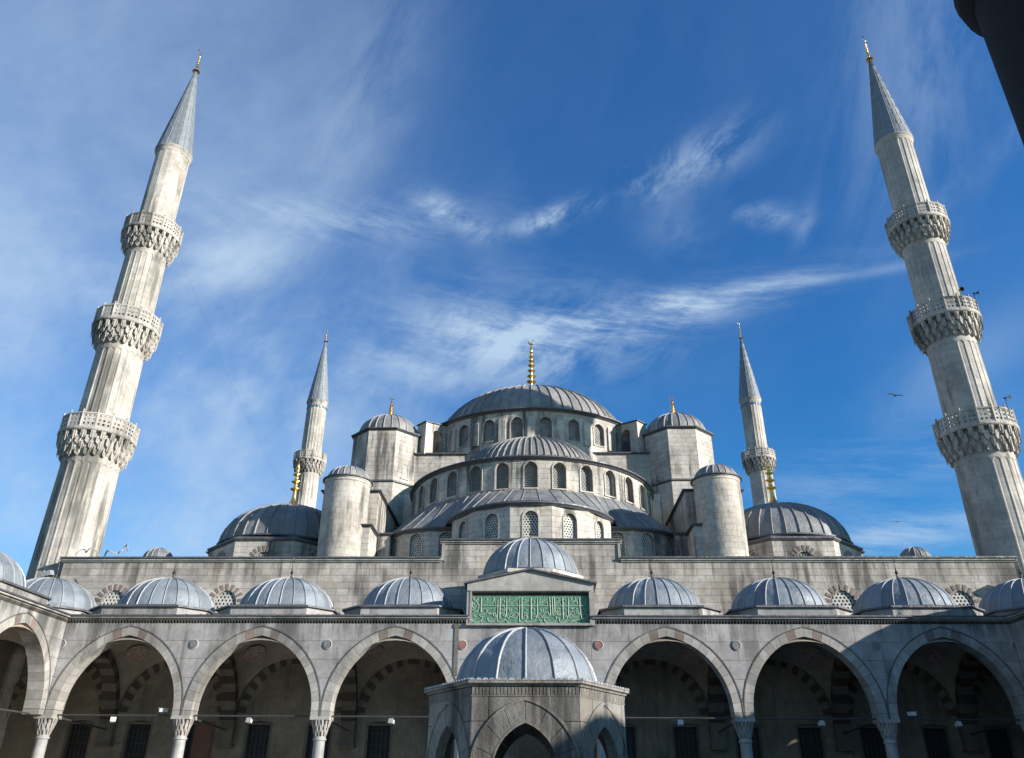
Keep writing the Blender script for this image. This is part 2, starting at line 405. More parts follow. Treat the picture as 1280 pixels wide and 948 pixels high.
def reveal(mb, Mp, arch, d0, d1, n=8, sill=True):
    c = arch.curve(n)
    for (a, b), (c_, d) in zip(c[:-1], c[1:]): mb.face([Mp(a, b, d0), Mp(c_, d, d0), Mp(c_, d, d1), Mp(a, b, d1)])
    if sill:
        (a, b), (c_, d) = c[0], c[-1]; mb.face([Mp(a, b, d1), Mp(c_, d, d1), Mp(c_, d, d0), Mp(a, b, d0)])
def ringband(mb, Mp, a_in, a_out, d0, d1, n=10):
    """raised moulding between two arch curves, proud from d1 (back) to d0 (front)"""
    p, q = a_in.curve(n), a_out.curve(n)
    for i in range(len(p)-1):
        A, B, C, D = p[i], p[i+1], q[i+1], q[i]
        mb.face([Mp(*A, d0), Mp(*D, d0), Mp(*C, d0), Mp(*B, d0)])
        mb.face([Mp(*D, d0), Mp(*D, d1), Mp(*C, d1), Mp(*C, d0)])
        mb.face([Mp(*A, d1), Mp(*A, d0), Mp(*B, d0), Mp(*B, d1)])

_lat = {}
def lattice_mesh(hw, sill, spring, rise, pitch=.2, hole=.062, th=.05, mat='lattice', square=False):
    key = (hw, sill, spring, rise, pitch, mat, square)
    if key in _lat: return _lat[key]
    A = Arch(0, hw, sill, spring, rise); mb = MB(); R = pitch/math.sqrt(3); top = spring+rise if not square else spring
    rows = int((top-sill)/(R*1.5))+2
    for r in range(rows):
        z = sill+R*.5+r*R*1.5
        for k in range(-int(hw/pitch)-2, int(hw/pitch)+3):
            x = (k+(.5 if r % 2 else 0))*pitch
            if square: ok = abs(x) < hw+.02 and z < top
            else: ok = abs(x) < A.half(min(max(z, sill+.001), A.apex-.01))+pitch*.45 and z < A.apex+pitch*.4
            if not ok: continue
            o_ = [(x+R*math.sin(PI/3*i), z+R*math.cos(PI/3*i)) for i in range(6)]
            h_ = [(x+hole*math.sin(PI/3*i), z+hole*math.cos(PI/3*i)) for i in range(6)]
            for i in range(6):
                j = (i+1) % 6
                mb.face([(o_[i][0], 0, o_[i][1]), (h_[i][0], 0, h_[i][1]), (h_[j][0], 0, h_[j][1]), (o_[j][0], 0, o_[j][1])])
                mb.face([(h_[i][0], 0, h_[i][1]), (h_[i][0], th, h_[i][1]), (h_[j][0], th, h_[j][1]), (h_[j][0], 0, h_[j][1])])
                if square: mb.face([(o_[i][0], th, o_[i][1]), (o_[j][0], th, o_[j][1]), (h_[j][0], th, h_[j][1]), (h_[i][0], th, h_[i][1])])
    _lat[key] = mb.mesh('lattice', mat); return _lat[key]
_win = {}
def window(parent, hw, h, rise, loc, rz, pitch=.21, depth=.28, mould=True, mat='lattice', frame='ashlar_far'):
    """arched window: local origin at the sill centre on the wall face, facing -Y"""
    key = (hw, h, rise, depth, mould, frame)
    if key not in _win:
        A = Arch(0, hw, 0, h-rise, rise); P = plane_map()
        pn = MB(); c = A.grown(.05).curve(8); pn.face([P(u, v, depth+.12) for u, v in c])
        fr = MB(); reveal(fr, P, A, -.02, depth+.12)
        fr.face([P(-hw-.12, 0, -.07), P(hw+.12, 0, -.07), P(hw+.12, .02, depth), P(-hw-.12, .02, depth)])
        fr.face([P(-hw-.12, -.1, -.07), P(hw+.12, -.1, -.07), P(hw+.12, 0, -.07), P(-hw-.12, 0, -.07)])
        if mould: ringband(fr, P, A, A.grown(.10), -.05, .06)
        _win[key] = (pn.mesh('window', 'void'), fr.mesh('frame', frame))
    a, b = _win[key]
    o = obj('window', a, parent, loc, rz); obj('frame', b, o)
    obj('lattice', lattice_mesh(hw, 0, h-rise, rise, pitch, pitch*.31, .05, mat), o, (0, depth-.02, 0))
    return o

def dome_profile(R, H, n=9, flare=0., seam=True):
    p = []
    if flare: p += [(R*1.0+flare, -.10), (R+flare*.3, .02)]
    for i in range(n+1):
        t = PI/2*i/n; z = H*math.sin(t); r = R*math.cos(t)
        if i == 0 and flare: continue
        if i == n: r = .03
        p.append((r, z))
        if seam and i in (3, 6): p.append((r+.0-.02, z+.005))
    return p
def cap_profile(R, Rd, z1, h, phi):
    """shallow lead skirt ring, then a dome cap set back on it"""
    p = [(R, 0), ((R+Rd)/2, z1*.5)]; ph = R_(phi)
    for i in range(11):
        t = 1-i/10; p.append((max(.03, Rd*math.sin(t*ph)/math.sin(ph)), z1+h*(math.cos(t*ph)-math.cos(ph))/(1-math.cos(ph))))
    return p
def dome(parent, name, loc, R, H, n, mat='lead', ribmat='lead_rib', flare=0., ribw=.03, ribh=.055, a0=0., a1=2*PI, finial=None, finh=1., eave=None, np_=9, trim=.10, rz=0, cap=None):
    prof = dome_profile(R, H, np_, flare)
    if cap: prof = cap_profile(R, *cap); H = cap[1]+cap[2]
    base = MB()
    er = R+flare+trim
    base.lathe([(R*.6, -.16), (er-.02, -.16), (er, -.12), (er, -.04), (R-.02, .04)], 48 if R > 4 else 32, a0, a1)
    o = obj(name, base.mesh(name, 'lead_trim', 30), parent, loc, rz)
    st = (a1-a0)/n
    pm = MB(); pm.lathe(prof, 2 if n > 30 else 3, 0, st)
    pme = pm.mesh('lead_panel', mat, 50)
    rb = MB(); pr = [q for i, q in enumerate(prof) if not (i and abs(q[0]-prof[i-1][0]+.02) < 1e-6)]
    for i in range(len(pr)):
        r, z = pr[i]
        a, b = pr[max(i-1, 0)], pr[min(i+1, len(pr)-1)]
        tx, tz = b[0]-a[0], b[1]-a[1]; l = math.hypot(tx, tz) or 1; nx_, nz_ = tz/l, -tx/l
        if nz_ < 0: nx_, nz_ = -nx_, -nz_
        ww = min(ribw, r*PI/n*.8+.004)
        for (s_, h_) in ((-1, -.01), (-.6, ribh*.85), (0, ribh), (.6, ribh*.85), (1, -.01)):
            rb.v.append((s_*ww, -(r+nx_*h_), z+nz_*h_))
    for i in range(len(pr)-1):
        for k in range(4): rb.f.append([i*5+k, i*5+k+1, (i+1)*5+k+1, (i+1)*5+k])
    rme = rb.mesh('rib', ribmat, True)
    full = abs(a1-a0-2*PI) < 1e-6
    for k in range(n):
        obj('lead_panel', pme, o, (0, 0, 0), a0+k*st)
    for k in range(n if full else n+1): obj('rib', rme, o, (0, 0, 0), a0+k*st)
    if finial:
        fo = obj('finial', finial_mesh(finial), o, (0, 0, H-.02), 0, (finh,)*3)
    return o
_fin = {}
def finial_mesh(kind):
    if kind in _fin: return _fin[kind]
    mb = MB()
    if kind == 'gold':      # total height 1
        pr = [(.16, 0), (.10, .03), (.045, .10), (.03, .14)]
        for z, r in ((.20, .075), (.31, .065), (.42, .06), (.52, .05), (.61, .045), (.70, .035)):
            pr += [(.018, z-.045), (r*.7, z-.02), (r, z), (r*.7, z+.02), (.016, z+.045)]
        pr += [(.012, .8), (.004, .84)]
        mb.lathe(pr, 12)
        c = [(math.sin(a)*.055, 0, .90-math.cos(a)*.055) for a in [R_(d) for d in range(-140, 141, 20)]]
        mb.tube(c, [.004+.012*math.cos(R_(d)/1.7)**2 for d in range(-140, 141, 20)], 6)
        me = mb.mesh('finial', 'gold', 40)
    elif kind == 'gold_big':
        pr = [(.155, 0), (.145, .015), (.10, .04), (.06, .08), (.038, .14), (.028, .22), (.024, .30)]
        for z, r in ((.36, .062), (.50, .058), (.635, .052), (.75, .034)):
            pr += [(.022, z-.045), (r*.6, z-.022), (r, z-.004), (r, z+.006), (r*.55, z+.022), (.022, z+.05)]
        pr += [(.012, .85), (.004, .88)]
        mb.lathe(pr, 14)
        c = [(math.sin(a)*.035, 0, .93-math.cos(a)*.035) for a in [R_(d) for d in range(-140, 141, 20)]]
        mb.tube(c, .006, 6)
        me = mb.mesh('finial', 'gold', 40)
    elif kind == 'gold_tall':
        pr = [(.13, 0), (.085, .04), (.05, .10), (.03, .15)]
        for z, r in ((.19, .05), (.27, .07), (.36, .065), (.45, .058), (.535, .053), (.61, .047), (.68, .04), (.745, .033), (.80, .025)):
            pr += [(.020, z-.035), (r*.75, z-.012), (r, z), (r*.75, z+.012), (.018, z+.03)]
        pr += [(.010, .86), (.004, .88)]
        mb.lathe(pr, 14)
        c = [(math.sin(a)*.045, 0, .94-math.cos(a)*.045) for a in [R_(d) for d in range(-140, 141, 20)]]
        mb.tube(c, [.004+.010*math.cos(R_(d)/1.7)**2 for d in range(-140, 141, 20)], 6)
        me = mb.mesh('finial', 'gold', 40)
    else:                   # small dark bronze finial of a portico dome, height 1.45
        pr = [(.20, 0), (.12, .08), (.06, .22), (.045, .34), (.09, .42), (.11, .48), (.07, .55), (.03, .62), (.06, .70), (.03, .78), (.02, 1.15)]
        mb.lathe(pr, 10)
        c = [(math.sin(a)*.11, 0, 1.28-math.cos(a)*.11) for a in [R_(d) for d in range(0, 361, 30)]]
        mb.tube(c, .025, 6)
        mb.lathe([(.03, 1.36), (.04, 1.41), (.0, 1.5)], 6)
        me = mb.mesh('finial', 'dark_metal', 40)
    _fin[kind] = me; return me

def ring_prism(mb, Mp, pts, d0, d1): mb.hexa([Mp(u, v, d1) for u, v in pts], [Mp(u, v, d0) for u, v in pts])
_vous = {}
def voussoirs(parent, arch, t, n, y0, y1, key, mats, ckey=None, stilt=True, gap=.012, keyred=True, loc=(0, 0, 0), rz=0):
    """n wedge stones a side, each its own object; y0 front, y1 back. mats(i) names the material"""
    P = plane_map()
    if key not in _vous:
        out = []; ao = arch.grown(t); th_i = math.acos(arch.c/arch.r); th_o = math.acos(arch.c/ao.r)
        g = gap/arch.r/2
        def pt(r, th): return (-arch.c+r*math.cos(th), arch.spring+r*math.sin(th))
        for sgn in (1, -1):
            for i in range(n):
                a, b = th_i*i/n+g, th_i*(i+1)/n-g
                ao_, bo_ = th_o*i/n+g, th_o*(i+1)/n-g
                m_ = (a+b)/2; mo = (ao_+bo_)/2
                q = [pt(arch.r, a), pt(ao.r, ao_), pt(ao.r, mo), pt(ao.r, bo_), pt(arch.r, b), pt(arch.r, m_)]
                q = [(sgn*u, v) for u, v in q]
                if sgn < 0: q = q[::-1]
                mb = MB(); ring_prism(mb, P, q, y0, y1); out.append((mb, i, sgn))
            if stilt and arch.spring-arch.sill > .05:
                mb = MB(); us = sorted((sgn*arch.hw, sgn*ao.hw)); mb.box(us[0], us[1], y0, y1, arch.sill, arch.spring-gap); out.append((mb, -1, sgn))
        _vous[key] = [(mb.mesh('voussoir', mats(i)), i, s) for mb, i, s in out]
    for me, i, s in _vous[key]:
        obj('voussoir', me, parent, (arch.uc+loc[0], loc[1], loc[2]), rz)

# ---------------------------------------------------------------- setting: ground
def struct(name, mb, mat, smooth=False):
    o = obj(name, mb.mesh(name, mat, smooth)); o['kind'] = 'structure'; return o
g = MB(); g.face([(-3000, -3000, -.02), (3000, -3000, -.02), (3000, 3000, -.02), (-3000, 3000, -.02)]); struct('ground', g, 'soil')
g = MB(); masonry(g, lambda u, v, d: (u, v, -d), -32, 32, -12, 50.3, 1.2, 1.2, gap=.02, depth=.01, jit=.004); struct('courtyard_paving', g, 'paving')

BAY, Y0, ZC, EAVE = 7.1675, 43.3, 4.62, 9.6
ZS = 4.88                                    # arch springing
PA = Arch(0, 3.09, ZC, ZS, 3.71)             # portico arch

# ---------------------------------------------------------------- columns
def column_meshes():
    sh = MB(); sh.lathe([(.42, 0), (.42, .12), (.38, .2), (.36, .3), (.31, .36), (.30, .45), (.285, 3.45), (.29, 3.50), (.34, 3.53), (.34, 3.60), (.30, 3.63), (.30, 3.70)], 24)
    ca = MB()
    ca.box(-.49, .49, -.49, .49, ZC-.16, ZC)
    # muqarnas: three staggered tiers of hanging niches
    for t, (r, z0, z1, n) in enumerate(((.33, 3.70, 3.98, 12), (.39, 3.90, 4.24, 12), (.46, 4.16, 4.47, 16))):
        ca.lathe([(r-.09, z0-.04), (r-.05, z1)], n)
        for k in range(n):
            a = 2*PI*(k+.5*(t % 2))/n; c, s = math.cos(a), math.sin(a); w_ = r*PI/n*.62
            def T(x, y, z): return (x*c-y*s, x*s+y*c, z)
            sq = 1+.10*(abs(math.sin(2*a)))
            ro, ri = r*sq, r-.12
            ca.hexa([T(ri, -w_, z1), T(ri, w_, z1), T(ri, w_*.2, z0), T(ri, -w_*.2, z0)],
                    [T(ro+.03, -w_, z1), T(ro+.03, w_, z1), T(ro-.05, w_*.2, z0), T(ro-.05, -w_*.2, z0)])
    return sh.mesh('column', 'column', 35), ca.mesh('capital', 'vous_pale')
CM = column_meshes()
def column(parent, x, y):
    o = obj('column', CM[0], parent, (x, y, 0)); obj('capital', CM[1], o); return o

def vous_mat(i): return 'vous_red' if i == 10 else ('vous_pale', 'vous_grey')[i % 2]
# meshes shared by every bay -------------------------------------------------
def bay_meshes():
    D = {}
    # sail vault over one bay (local x -b..b, y 0..BAY)
    mb = MB(); n = 14; b = BAY/2; Rr = math.hypot(b, b); zc = ZS-.05
    def zz(x, y): return zc+math.sqrt(max(.0, Rr*Rr-x*x-y*y))*.985
    idx = [[mb.V((-b+2*b*i/n, b-b+2*b*j/n, zz(-b+2*b*i/n, -b+2*b*j/n))) for i in range(n+1)] for j in range(n+1)]
    for j in range(n):
        for i in range(n): mb.f.append([idx[j][i], idx[j+1][i], idx[j+1][i+1], idx[j][i+1]])
    D['vault'] = mb.mesh('vault', 'plaster', True)
    # painted medallions on the pendentives
    D['medal'] = []
    for sx in (-1, 1):
        for sy in (-1, 1):
            md = MB(); md.uv = []; cx, cy = sx*2.35, sy*2.35
            nrm = Vector((cx, cy, math.sqrt(Rr*Rr-cx*cx-cy*cy))).normalized()
            a = nrm.cross(Vector((0, 0, 1))).normalized(); c_ = a.cross(nrm)
            B = len(md.v)
            for rr in (0, .33, .66):
                for k in range(20):
                    an = 2*PI*k/20; p = nrm*Rr+(a*math.cos(an)+c_*math.sin(an))*rr; p = p.normalized()*(Rr*.975)
                    md.v.append((p.x, p.y+b, zc+p.z*.985)); md.uv.append((.5+.5*rr/.66*math.cos(an), .5+.5*rr/.66*math.sin(an)))
            for q in (0, 20):
                for k in range(20):
                    k2 = (k+1) % 20; md.f.append([B+q+k, B+q+k2, B+q+20+k2, B+q+20+k])
            D['medal'].append(md.mesh('medallion', 'medallion', True))
    # dome base: square kerb with cut corners under a lead sheet
    kb = MB(); h, c = 3.25, 1.15
    def octa(h, c): return [(-h+c, -h), (h-c, -h), (h, -h+c), (h, h-c), (h-c, h), (-h+c, h), (-h, h-c), (-h, -h+c)]
    kb.hexa([(x, y, 9.5) for x, y in octa(h, c)], [(x, y, 10.16) for x, y in octa(h, c)])
    D['kerb'] = kb.mesh('dome_kerb', 'marble')
    kl = MB(); kl.hexa([(x, y, 10.163) for x, y in octa(h+.14, c+.05)], [(x, y, 10.27) for x, y in octa(h+.12, c+.05)])
    kl.hexa([(x, y, 10.27) for x, y in octa(h+.10, c+.05)], [(x, y, 10.42) for x, y in octa(h-.55, c-.1)])
    D['kerb_lead'] = kl.mesh('kerb_flashing', 'lead_trim')
    return D
BM = bay_meshes()
_tr = {}
def transverse(parent, x, loc_y0=.45, loc_y1=None):
    """striped arch from a column back to the rear wall; returns the part"""
    y1 = BAY if loc_y1 is None else loc_y1
    pb = MB(); pb.box(-.42, .42, y1-.45, y1-.02, 3.55, ZS-.01); pb.box(-.47, .47, y1-.5, y1-.021, 3.42, 3.55)
    if 'p' not in _tr: _tr['p'] = pb.mesh('transverse_arch', 'stripe_pale')
    o = obj('transverse_arch', _tr['p'], parent, (x, 0, 0))
    A = Arch(0, 2.72, ZS-.6, ZS, 3.2)
    # arch plane is y-z: build with rotation by 90 degrees
    voussoirs(o, A, .45, 9, -.42, .42, ('tr',), lambda i: ('stripe_dark', 'stripe_pale')[i % 2], loc=(0, 3.78, 0), rz=PI/2, stilt=False)
    return o

def lead_roof(parent, u0, u1, name='lead_roof', y1=None, z1=10.15):
    mb = MB(); y1 = BAY if y1 is None else y1; n = int((u1-u0)/.8)
    for k in range(n):
        a, b = u0+(u1-u0)*k/n, u0+(u1-u0)*(k+1)/n
        mb.hexa([(a, -.02, 9.62), (b-.03, -.02, 9.62), (b-.03, y1, z1-.1), (a, y1, z1-.1)], [(a, -.02, 9.66), (b-.03, -.02, 9.66), (b-.03, y1, z1), (a, y1, z1)])
        mb.hexa([(b-.04, -.02, 9.62), (b, -.02, 9.62), (b, y1, z1-.1), (b-.04, y1, z1-.1)], [(b-.04, -.02, 9.71), (b, -.02, 9.71), (b, y1, z1+.05), (b-.04, y1, z1+.05)])
    return obj(name, mb.mesh(name, 'lead_trim'), parent)

def cornice(parent, u0, u1, zb=9.22, skip=()):
    # skip: intervals where the cornice is interrupted
    segs = []; a = u0
    for s0, s1 in sorted(skip): segs.append((a, s0)); a = s1
    segs.append((a, u1))
    mb = MB(); tb = MB(); ld = MB()
    for a, b in segs:
        mb.box(a, b, -.10, .1, zb+.16, zb+.24); mb.box(a, b, -.24, .1, zb+.24, zb+.33)
        ld.box(a, b, -.32, .1, zb+.332, zb+.40)
        n = int((b-a)/.16)
        for k in range(n):
            c = a+(b-a)*(k+.5)/n; tb.hexa([(c-.055, -.14, zb+.158), (c+.055, -.14, zb+.158), (c+.055, 0, zb+.158), (c-.055, 0, zb+.158)], [(c-.02, -.03, zb), (c+.02, -.03, zb), (c+.02, 0, zb), (c-.02, 0, zb)])
    o = obj('cornice', mb.mesh('cornice', 'vous_pale'), parent)
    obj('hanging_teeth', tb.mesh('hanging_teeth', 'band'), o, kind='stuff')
    obj('lead_eave', ld.mesh('lead_eave', 'lead_trim'), o)
    return o

def arcade(t, centres, cols, u0, u1, seed, roundels=True, ped=False, dn=24):
    """marble arcade in local coordinates: x along it, y into the gallery, face at y=0"""
    holes = [Arch(c, PA.hw, ZC, PA.spring, 3.71).grown(.445, ZC) for c in centres]
    # spandrel slabs: each its own part
    sp = []; rd = random.Random(seed)
    masonry(None, plane_map(), u0, u1, ZC, 9.24, .92, 2.1, holes, .014, .14, 0, .006, rd, split=sp)
    sp.sort(key=lambda q: -q[1])
    for mb, a in sp[:290]: obj('marble_slab', mb.mesh('marble_slab', 'marble'), t)
    bk = MB(); masonry(bk, plane_map(), u0, u1, ZC, 9.22, .6, 1.2, holes, 0, .75, .1, 0, rd)
    obj('spandrel_core', bk.mesh('spandrel_core', 'mortar'), t)
    for c in centres:
        md = MB(); A = Arch(0, PA.hw, ZC, PA.spring, 3.71)
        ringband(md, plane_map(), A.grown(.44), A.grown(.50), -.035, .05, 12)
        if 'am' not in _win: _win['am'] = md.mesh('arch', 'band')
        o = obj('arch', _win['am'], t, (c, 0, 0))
        voussoirs(o, A, .442, 12, -.012, .86, ('port',), vous_mat)
        v_ = obj('vault', BM['vault'], t, (c, 0, 0))
        for me in BM['medal']: obj('medallion', me, v_)
    for c in cols:
        column(t, c, .43)
        transverse(t, c)
    if roundels:
        rm = MB(); rm.lathe([(.001, 0), (.20, 0), (.22, .02), (.22, .06)], 20)
        rr = MB(); rr.lathe([(.21, -.02), (.255, 0), (.255, .06)], 20)
        for c in cols:
            if abs(c-u0) < .1 or abs(c-u1) < .1: pass
            for mbx, nm, mt in ((rm, 'roundel', 'roundel_red' if ped and abs(c) < 4 else 'roundel_grey'),):
                o = obj(nm, mbx.mesh(nm, mt), t, (c, -.03, 8.13)); o.rotation_euler = (R_(90), 0, 0)
                o.location = (c, -.045, 8.13); o.rotation_euler = (-R_(90), 0, 0)
                f_ = obj('roundel_rim', rr.mesh('roundel_rim', 'vous_pale'), o)
    # tie bars
    tb = MB()
    for c in centres: tb.tube([(c-3.2, .43, ZC+.03), (c+3.2, .43, ZC+.03)], .045)
    for c in cols: tb.tube([(c, .43, ZC+.03), (c, BAY-.3, ZC-.3)], .045)
    obj('tie_bar', tb.mesh('tie_bar', 'iron'), t)

# ================================================================= COURTYARD PORTICO (front, 7 bays)
front = thing('courtyard_portico', 'pale marble arcade of seven pointed arches with small lead domes in front of the mosque', 'portico', (0, Y0, 0))
cs = [k*BAY for k in range(-3, 4)]; cl = [(k+.5)*BAY for k in range(-4, 4)]
arcade(front, cs, cl, -3.5*BAY, 3.5*BAY, 5, ped=True)
cornice(front, -3.5*BAY+.1, 3.5*BAY-.1, skip=[(-3.25, 3.25)])
lead_roof(front, -4.5*BAY, -3.42); lead_roof(front, 3.42, 4.5*BAY)
DOMX = [k*BAY for k in (-4, -3, -2, -1, 1, 2, 3, 4)]
for x in DOMX:
    obj('dome_kerb', BM['kerb'], front, (x, 3.72, 0)); obj('kerb_flashing', BM['kerb_lead'], front, (x, 3.72, 0))
dprev = dome(front, 'dome', (DOMX[0], 3.72, 10.42), 2.68, 1.98, 24, flare=.14, finial='bronze', finh=.92)
for x in DOMX[1:]:
    d_ = copy_tree(dprev, front); d_.location = (x, 3.72, 10.42); d_.rotation_euler.z = random.random()
# dark stain stripe / downpipe left of the pediment
dp = MB(); dp.box(-4.02, -3.80, -.05, 0, 6.6, 9.2); dp.box(-4.06, -3.76, -.07, 0, 9.0, 9.2); obj('downpipe', dp.mesh('downpipe', 'band'), front)

# central raised bay with pediment and green inscription
pd = MB()
P = plane_map()
hw_ = 3.42
pts = [(-hw_, 9.22), (-3.16, 9.22), (-3.16, 10.86), (3.16, 10.86), (3.16, 9.22), (hw_, 9.22), (hw_, 11.36), (0, 12.05), (-hw_, 11.36)]
def slab2(mb, q, d0, d1): mb.hexa([P(u, v, d1) for u, v in q], [P(u, v, d0) for u, v in q])
slab2(pd, [(-hw_, 9.22), (-3.16, 9.22), (-3.16, 10.86), (-hw_, 10.86)], -.14, 6.3)
slab2(pd, [(3.16, 9.22), (hw_, 9.22), (hw_, 10.86), (3.16, 10.86)], -.14, 6.3)
pd.box(-3.16, 3.16, .23, 1.0, 9.22, 10.86)
slab2(pd, [(-hw_, 10.862), (-.003, 10.862), (-.003, 12.05), (-hw_, 11.36)], -.14, 6.3)
slab2(pd, [(.003, 10.862), (hw_, 10.862), (hw_, 11.36), (.003, 12.05)], -.14, 6.3)
ped = obj('pediment', pd.mesh('pediment', 'vous_pale'), front)
mo = MB()
for z0, z1, y in ((10.90, 10.96, -.19),): mo.box(-3.3, 3.3, y, -.141, z0, z1)
for s in (-1, 1): mo.box(min(s*3.16, s*3.26), max(s*3.16, s*3.26), -.17, -.141, 9.22, 10.898)
mo.box(-3.42, 3.42, -.20, -.0, 9.10, 9.218)
obj('panel_moulding', mo.mesh('panel_moulding', 'vous_grey'), ped)
tm = MB()
for s in (-1, 1):
    q = [(s*3.6, 11.28), (s*3.6, 11.37), (0, 12.13), (0, 12.04)]
    if s < 0: q = q[::-1]
    slab2(tm, q, -.30, 6.3)
obj('pediment_eave', tm.mesh('pediment_eave', 'lead_trim'), ped)
# row of little leaves over the panel
tt = MB()
for r_ in range(2):
    for k in range(44):
        c = -3.1+6.2*(k+.5+.5*r_)/44.5
        tt.hexa([(c-.06, .02+.08*r_, 10.858-.10*r_), (c+.06, .02+.08*r_, 10.858-.10*r_), (c+.06, .22, 10.858-.10*r_), (c-.06, .22, 10.858-.10*r_)],
                [(c-.015, .10+.06*r_, 10.76-.10*r_), (c+.015, .10+.06*r_, 10.76-.10*r_), (c+.015, .22, 10.76-.10*r_), (c-.015, .22, 10.76-.10*r_)])
obj('leaf_frieze', tt.mesh('leaf_frieze', 'band'), ped, kind='stuff')
gp = MB(); gp.box(-3.14, 3.14, .02, .228, 9.24, 10.68); panel = obj('inscription_panel', gp.mesh('inscription_panel', 'green'), front, label='green panel with pale Arabic calligraphy')
def cat(pts, n=5):
    out = []
    for i in range(len(pts)-1):
        p0 = pts[max(i-1, 0)]; p1 = pts[i]; p2 = pts[i+1]; p3 = pts[min(i+2, len(pts)-1)]
        for k in range(n):
            t = k/n
            out.append(tuple(.5*((2*p1[j])+(-p0[j]+p2[j])*t+(2*p0[j]-5*p1[j]+4*p2[j]-p3[j])*t*t+(-p0[j]+3*p1[j]-3*p2[j]+p3[j])*t**3) for j in (0, 1)))
    out.append(pts[-1]); return out
SL = [[(228, 110), (228, 390)], [(575, 110), (570, 400), (560, 520), (580, 565), (640, 565), (700, 530), (730, 480), (720, 430), (695, 420), (680, 445), (705, 465), (730, 450)],
 [(620, 110), (615, 500)], [(755, 110), (750, 420), (770, 480), (800, 495), (830, 460), (870, 490), (940, 485), (985, 450), (990, 410), (950, 395), (900, 420), (860, 470)],
 [(1025, 110), (1020, 520), (1045, 570), (1110, 560), (1160, 520), (1175, 460), (1160, 410), (1130, 415), (1130, 450), (1165, 455)], [(1070, 110), (1070, 510)],
 [(370, 490), (375, 540), (420, 565), (490, 545), (530, 500), (540, 450), (510, 410), (480, 425), (490, 460), (530, 455)], [(380, 400), (400, 430), (420, 405), (440, 435), (460, 405), (490, 430)],
 [(230, 380), (250, 350), (290, 320), (340, 345), (345, 390), (300, 420), (200, 435), (195, 450), (230, 475), (260, 480), (250, 520), (200, 560), (120, 575), (60, 560), (30, 510)],
 [(90, 440), (115, 485)], [(330, 140), (365, 165), (330, 190), (300, 190)], [(480, 120), (492, 150), (460, 200), (390, 235)], [(518, 215), (532, 240)], [(795, 185), (810, 140)], [(800, 228), (990, 135)],
 [(940, 220), (968, 250)], [(815, 320), (820, 370), (850, 365), (855, 320)], [(955, 330), (975, 355)], [(1105, 220), (1230, 155)], [(1120, 170), (1160, 130)], [(690, 155), (710, 205)], [(650, 280), (700, 290), (720, 340), (690, 370), (655, 350), (680, 330), (710, 350)],
 [(60, 130), (110, 180), (170, 125)], [(110, 180), (150, 230), (110, 270), (80, 235), (110, 215)], [(40, 330), (90, 370), (150, 360), (180, 290), (170, 220)], [(50, 200), (45, 280), (100, 330)], [(745, 540), (770, 570), (800, 575)], [(330, 510), (325, 520)], [(470, 330), (500, 345)], [(240, 540), (250, 580)], [(1150, 340), (1180, 355)]]
SR = [[(45, 110), (45, 500)], [(-66, 520), (-50, 560), (0, 552), (60, 548), (120, 520), (150, 470), (140, 425), (105, 425), (100, 455), (145, 460)],
 [(172, 110), (172, 430), (190, 480), (215, 490), (245, 440), (270, 480), (310, 480), (380, 470), (405, 430), (380, 385), (330, 385), (290, 430), (265, 475)],
 [(420, 110), (435, 440)], [(470, 110), (480, 430)], [(515, 110), (520, 400)], [(310, 490), (320, 540), (370, 575), (450, 565), (530, 520), (550, 475), (510, 440), (480, 450)],
 [(640, 320), (590, 315), (560, 345), (560, 390), (600, 425), (650, 400)], [(525, 420), (590, 432)], [(682, 110), (685, 490)], [(600, 470), (605, 530), (640, 565), (700, 550), (760, 500), (765, 450), (740, 430), (720, 455), (765, 465)],
 [(795, 110), (795, 450), (850, 468), (920, 460), (990, 440), (1000, 390), (975, 360), (945, 375), (955, 400), (995, 405)], [(800, 440), (840, 390), (880, 370), (915, 390), (910, 420), (850, 440)],
 [(1020, 110), (1030, 350), (1050, 470), (1075, 500), (1140, 480), (1200, 445), (1140, 415), (1070, 410)], [(545, 130), (580, 120), (610, 145)], [(545, 205), (650, 150)], [(850, 205), (930, 165), (940, 125), (915, 110)],
 [(858, 125), (866, 148)], [(962, 185), (978, 222)], [(205, 215), (390, 130)], [(210, 170), (235, 130)], [(365, 205), (382, 240)], [(100, 160), (112, 205)], [(240, 320), (245, 365), (285, 360), (290, 320)], [(95, 310), (120, 350)],
 [(730, 320), (750, 350)], [(858, 305), (870, 328)], [(955, 302), (966, 322)], [(1100, 290), (1140, 360)], [(1080, 200), (1100, 135), (1140, 130)], [(1135, 180), (1140, 250)], [(810, 550), (900, 530), (1000, 500)], [(300, 90), (312, 95)], [(625, 235), (640, 250)], [(200, 520), (235, 545)], [(730, 150), (750, 175)]]
def px2x(px): return -3.14+(px-590.5)/(733.5-590.5)*6.28
def px2z(py): return 10.66-(py-747.3)/(777.0-747.3)*1.42
ST = []
for s in SL: ST.append([(588+a/16.84, 742+b/16.84) for a, b in s])
for s in SR: ST.append([(660+a/16.41, 742+b/16.41) for a, b in s])
ST.append([(603, 757.8), (729, 758.0)])
cal = MB()
for s in ST:
    s = [(px2x(a), px2z(b)) for a, b in s]
    c = cat(s, 4) if len(s) > 2 else s
    w_ = .028 if len(s) != 2 or abs(s[0][1]-s[1][1]) < .35 else .036
    cal.tube([(a, .012, max(9.27, min(10.65, b))) for a, b in c], [w_*.55]+[w_]*(len(c)-2)+[w_*.55] if len(c) > 2 else w_, 6)
obj('calligraphy', cal.mesh('calligraphy', 'script', 40), panel)
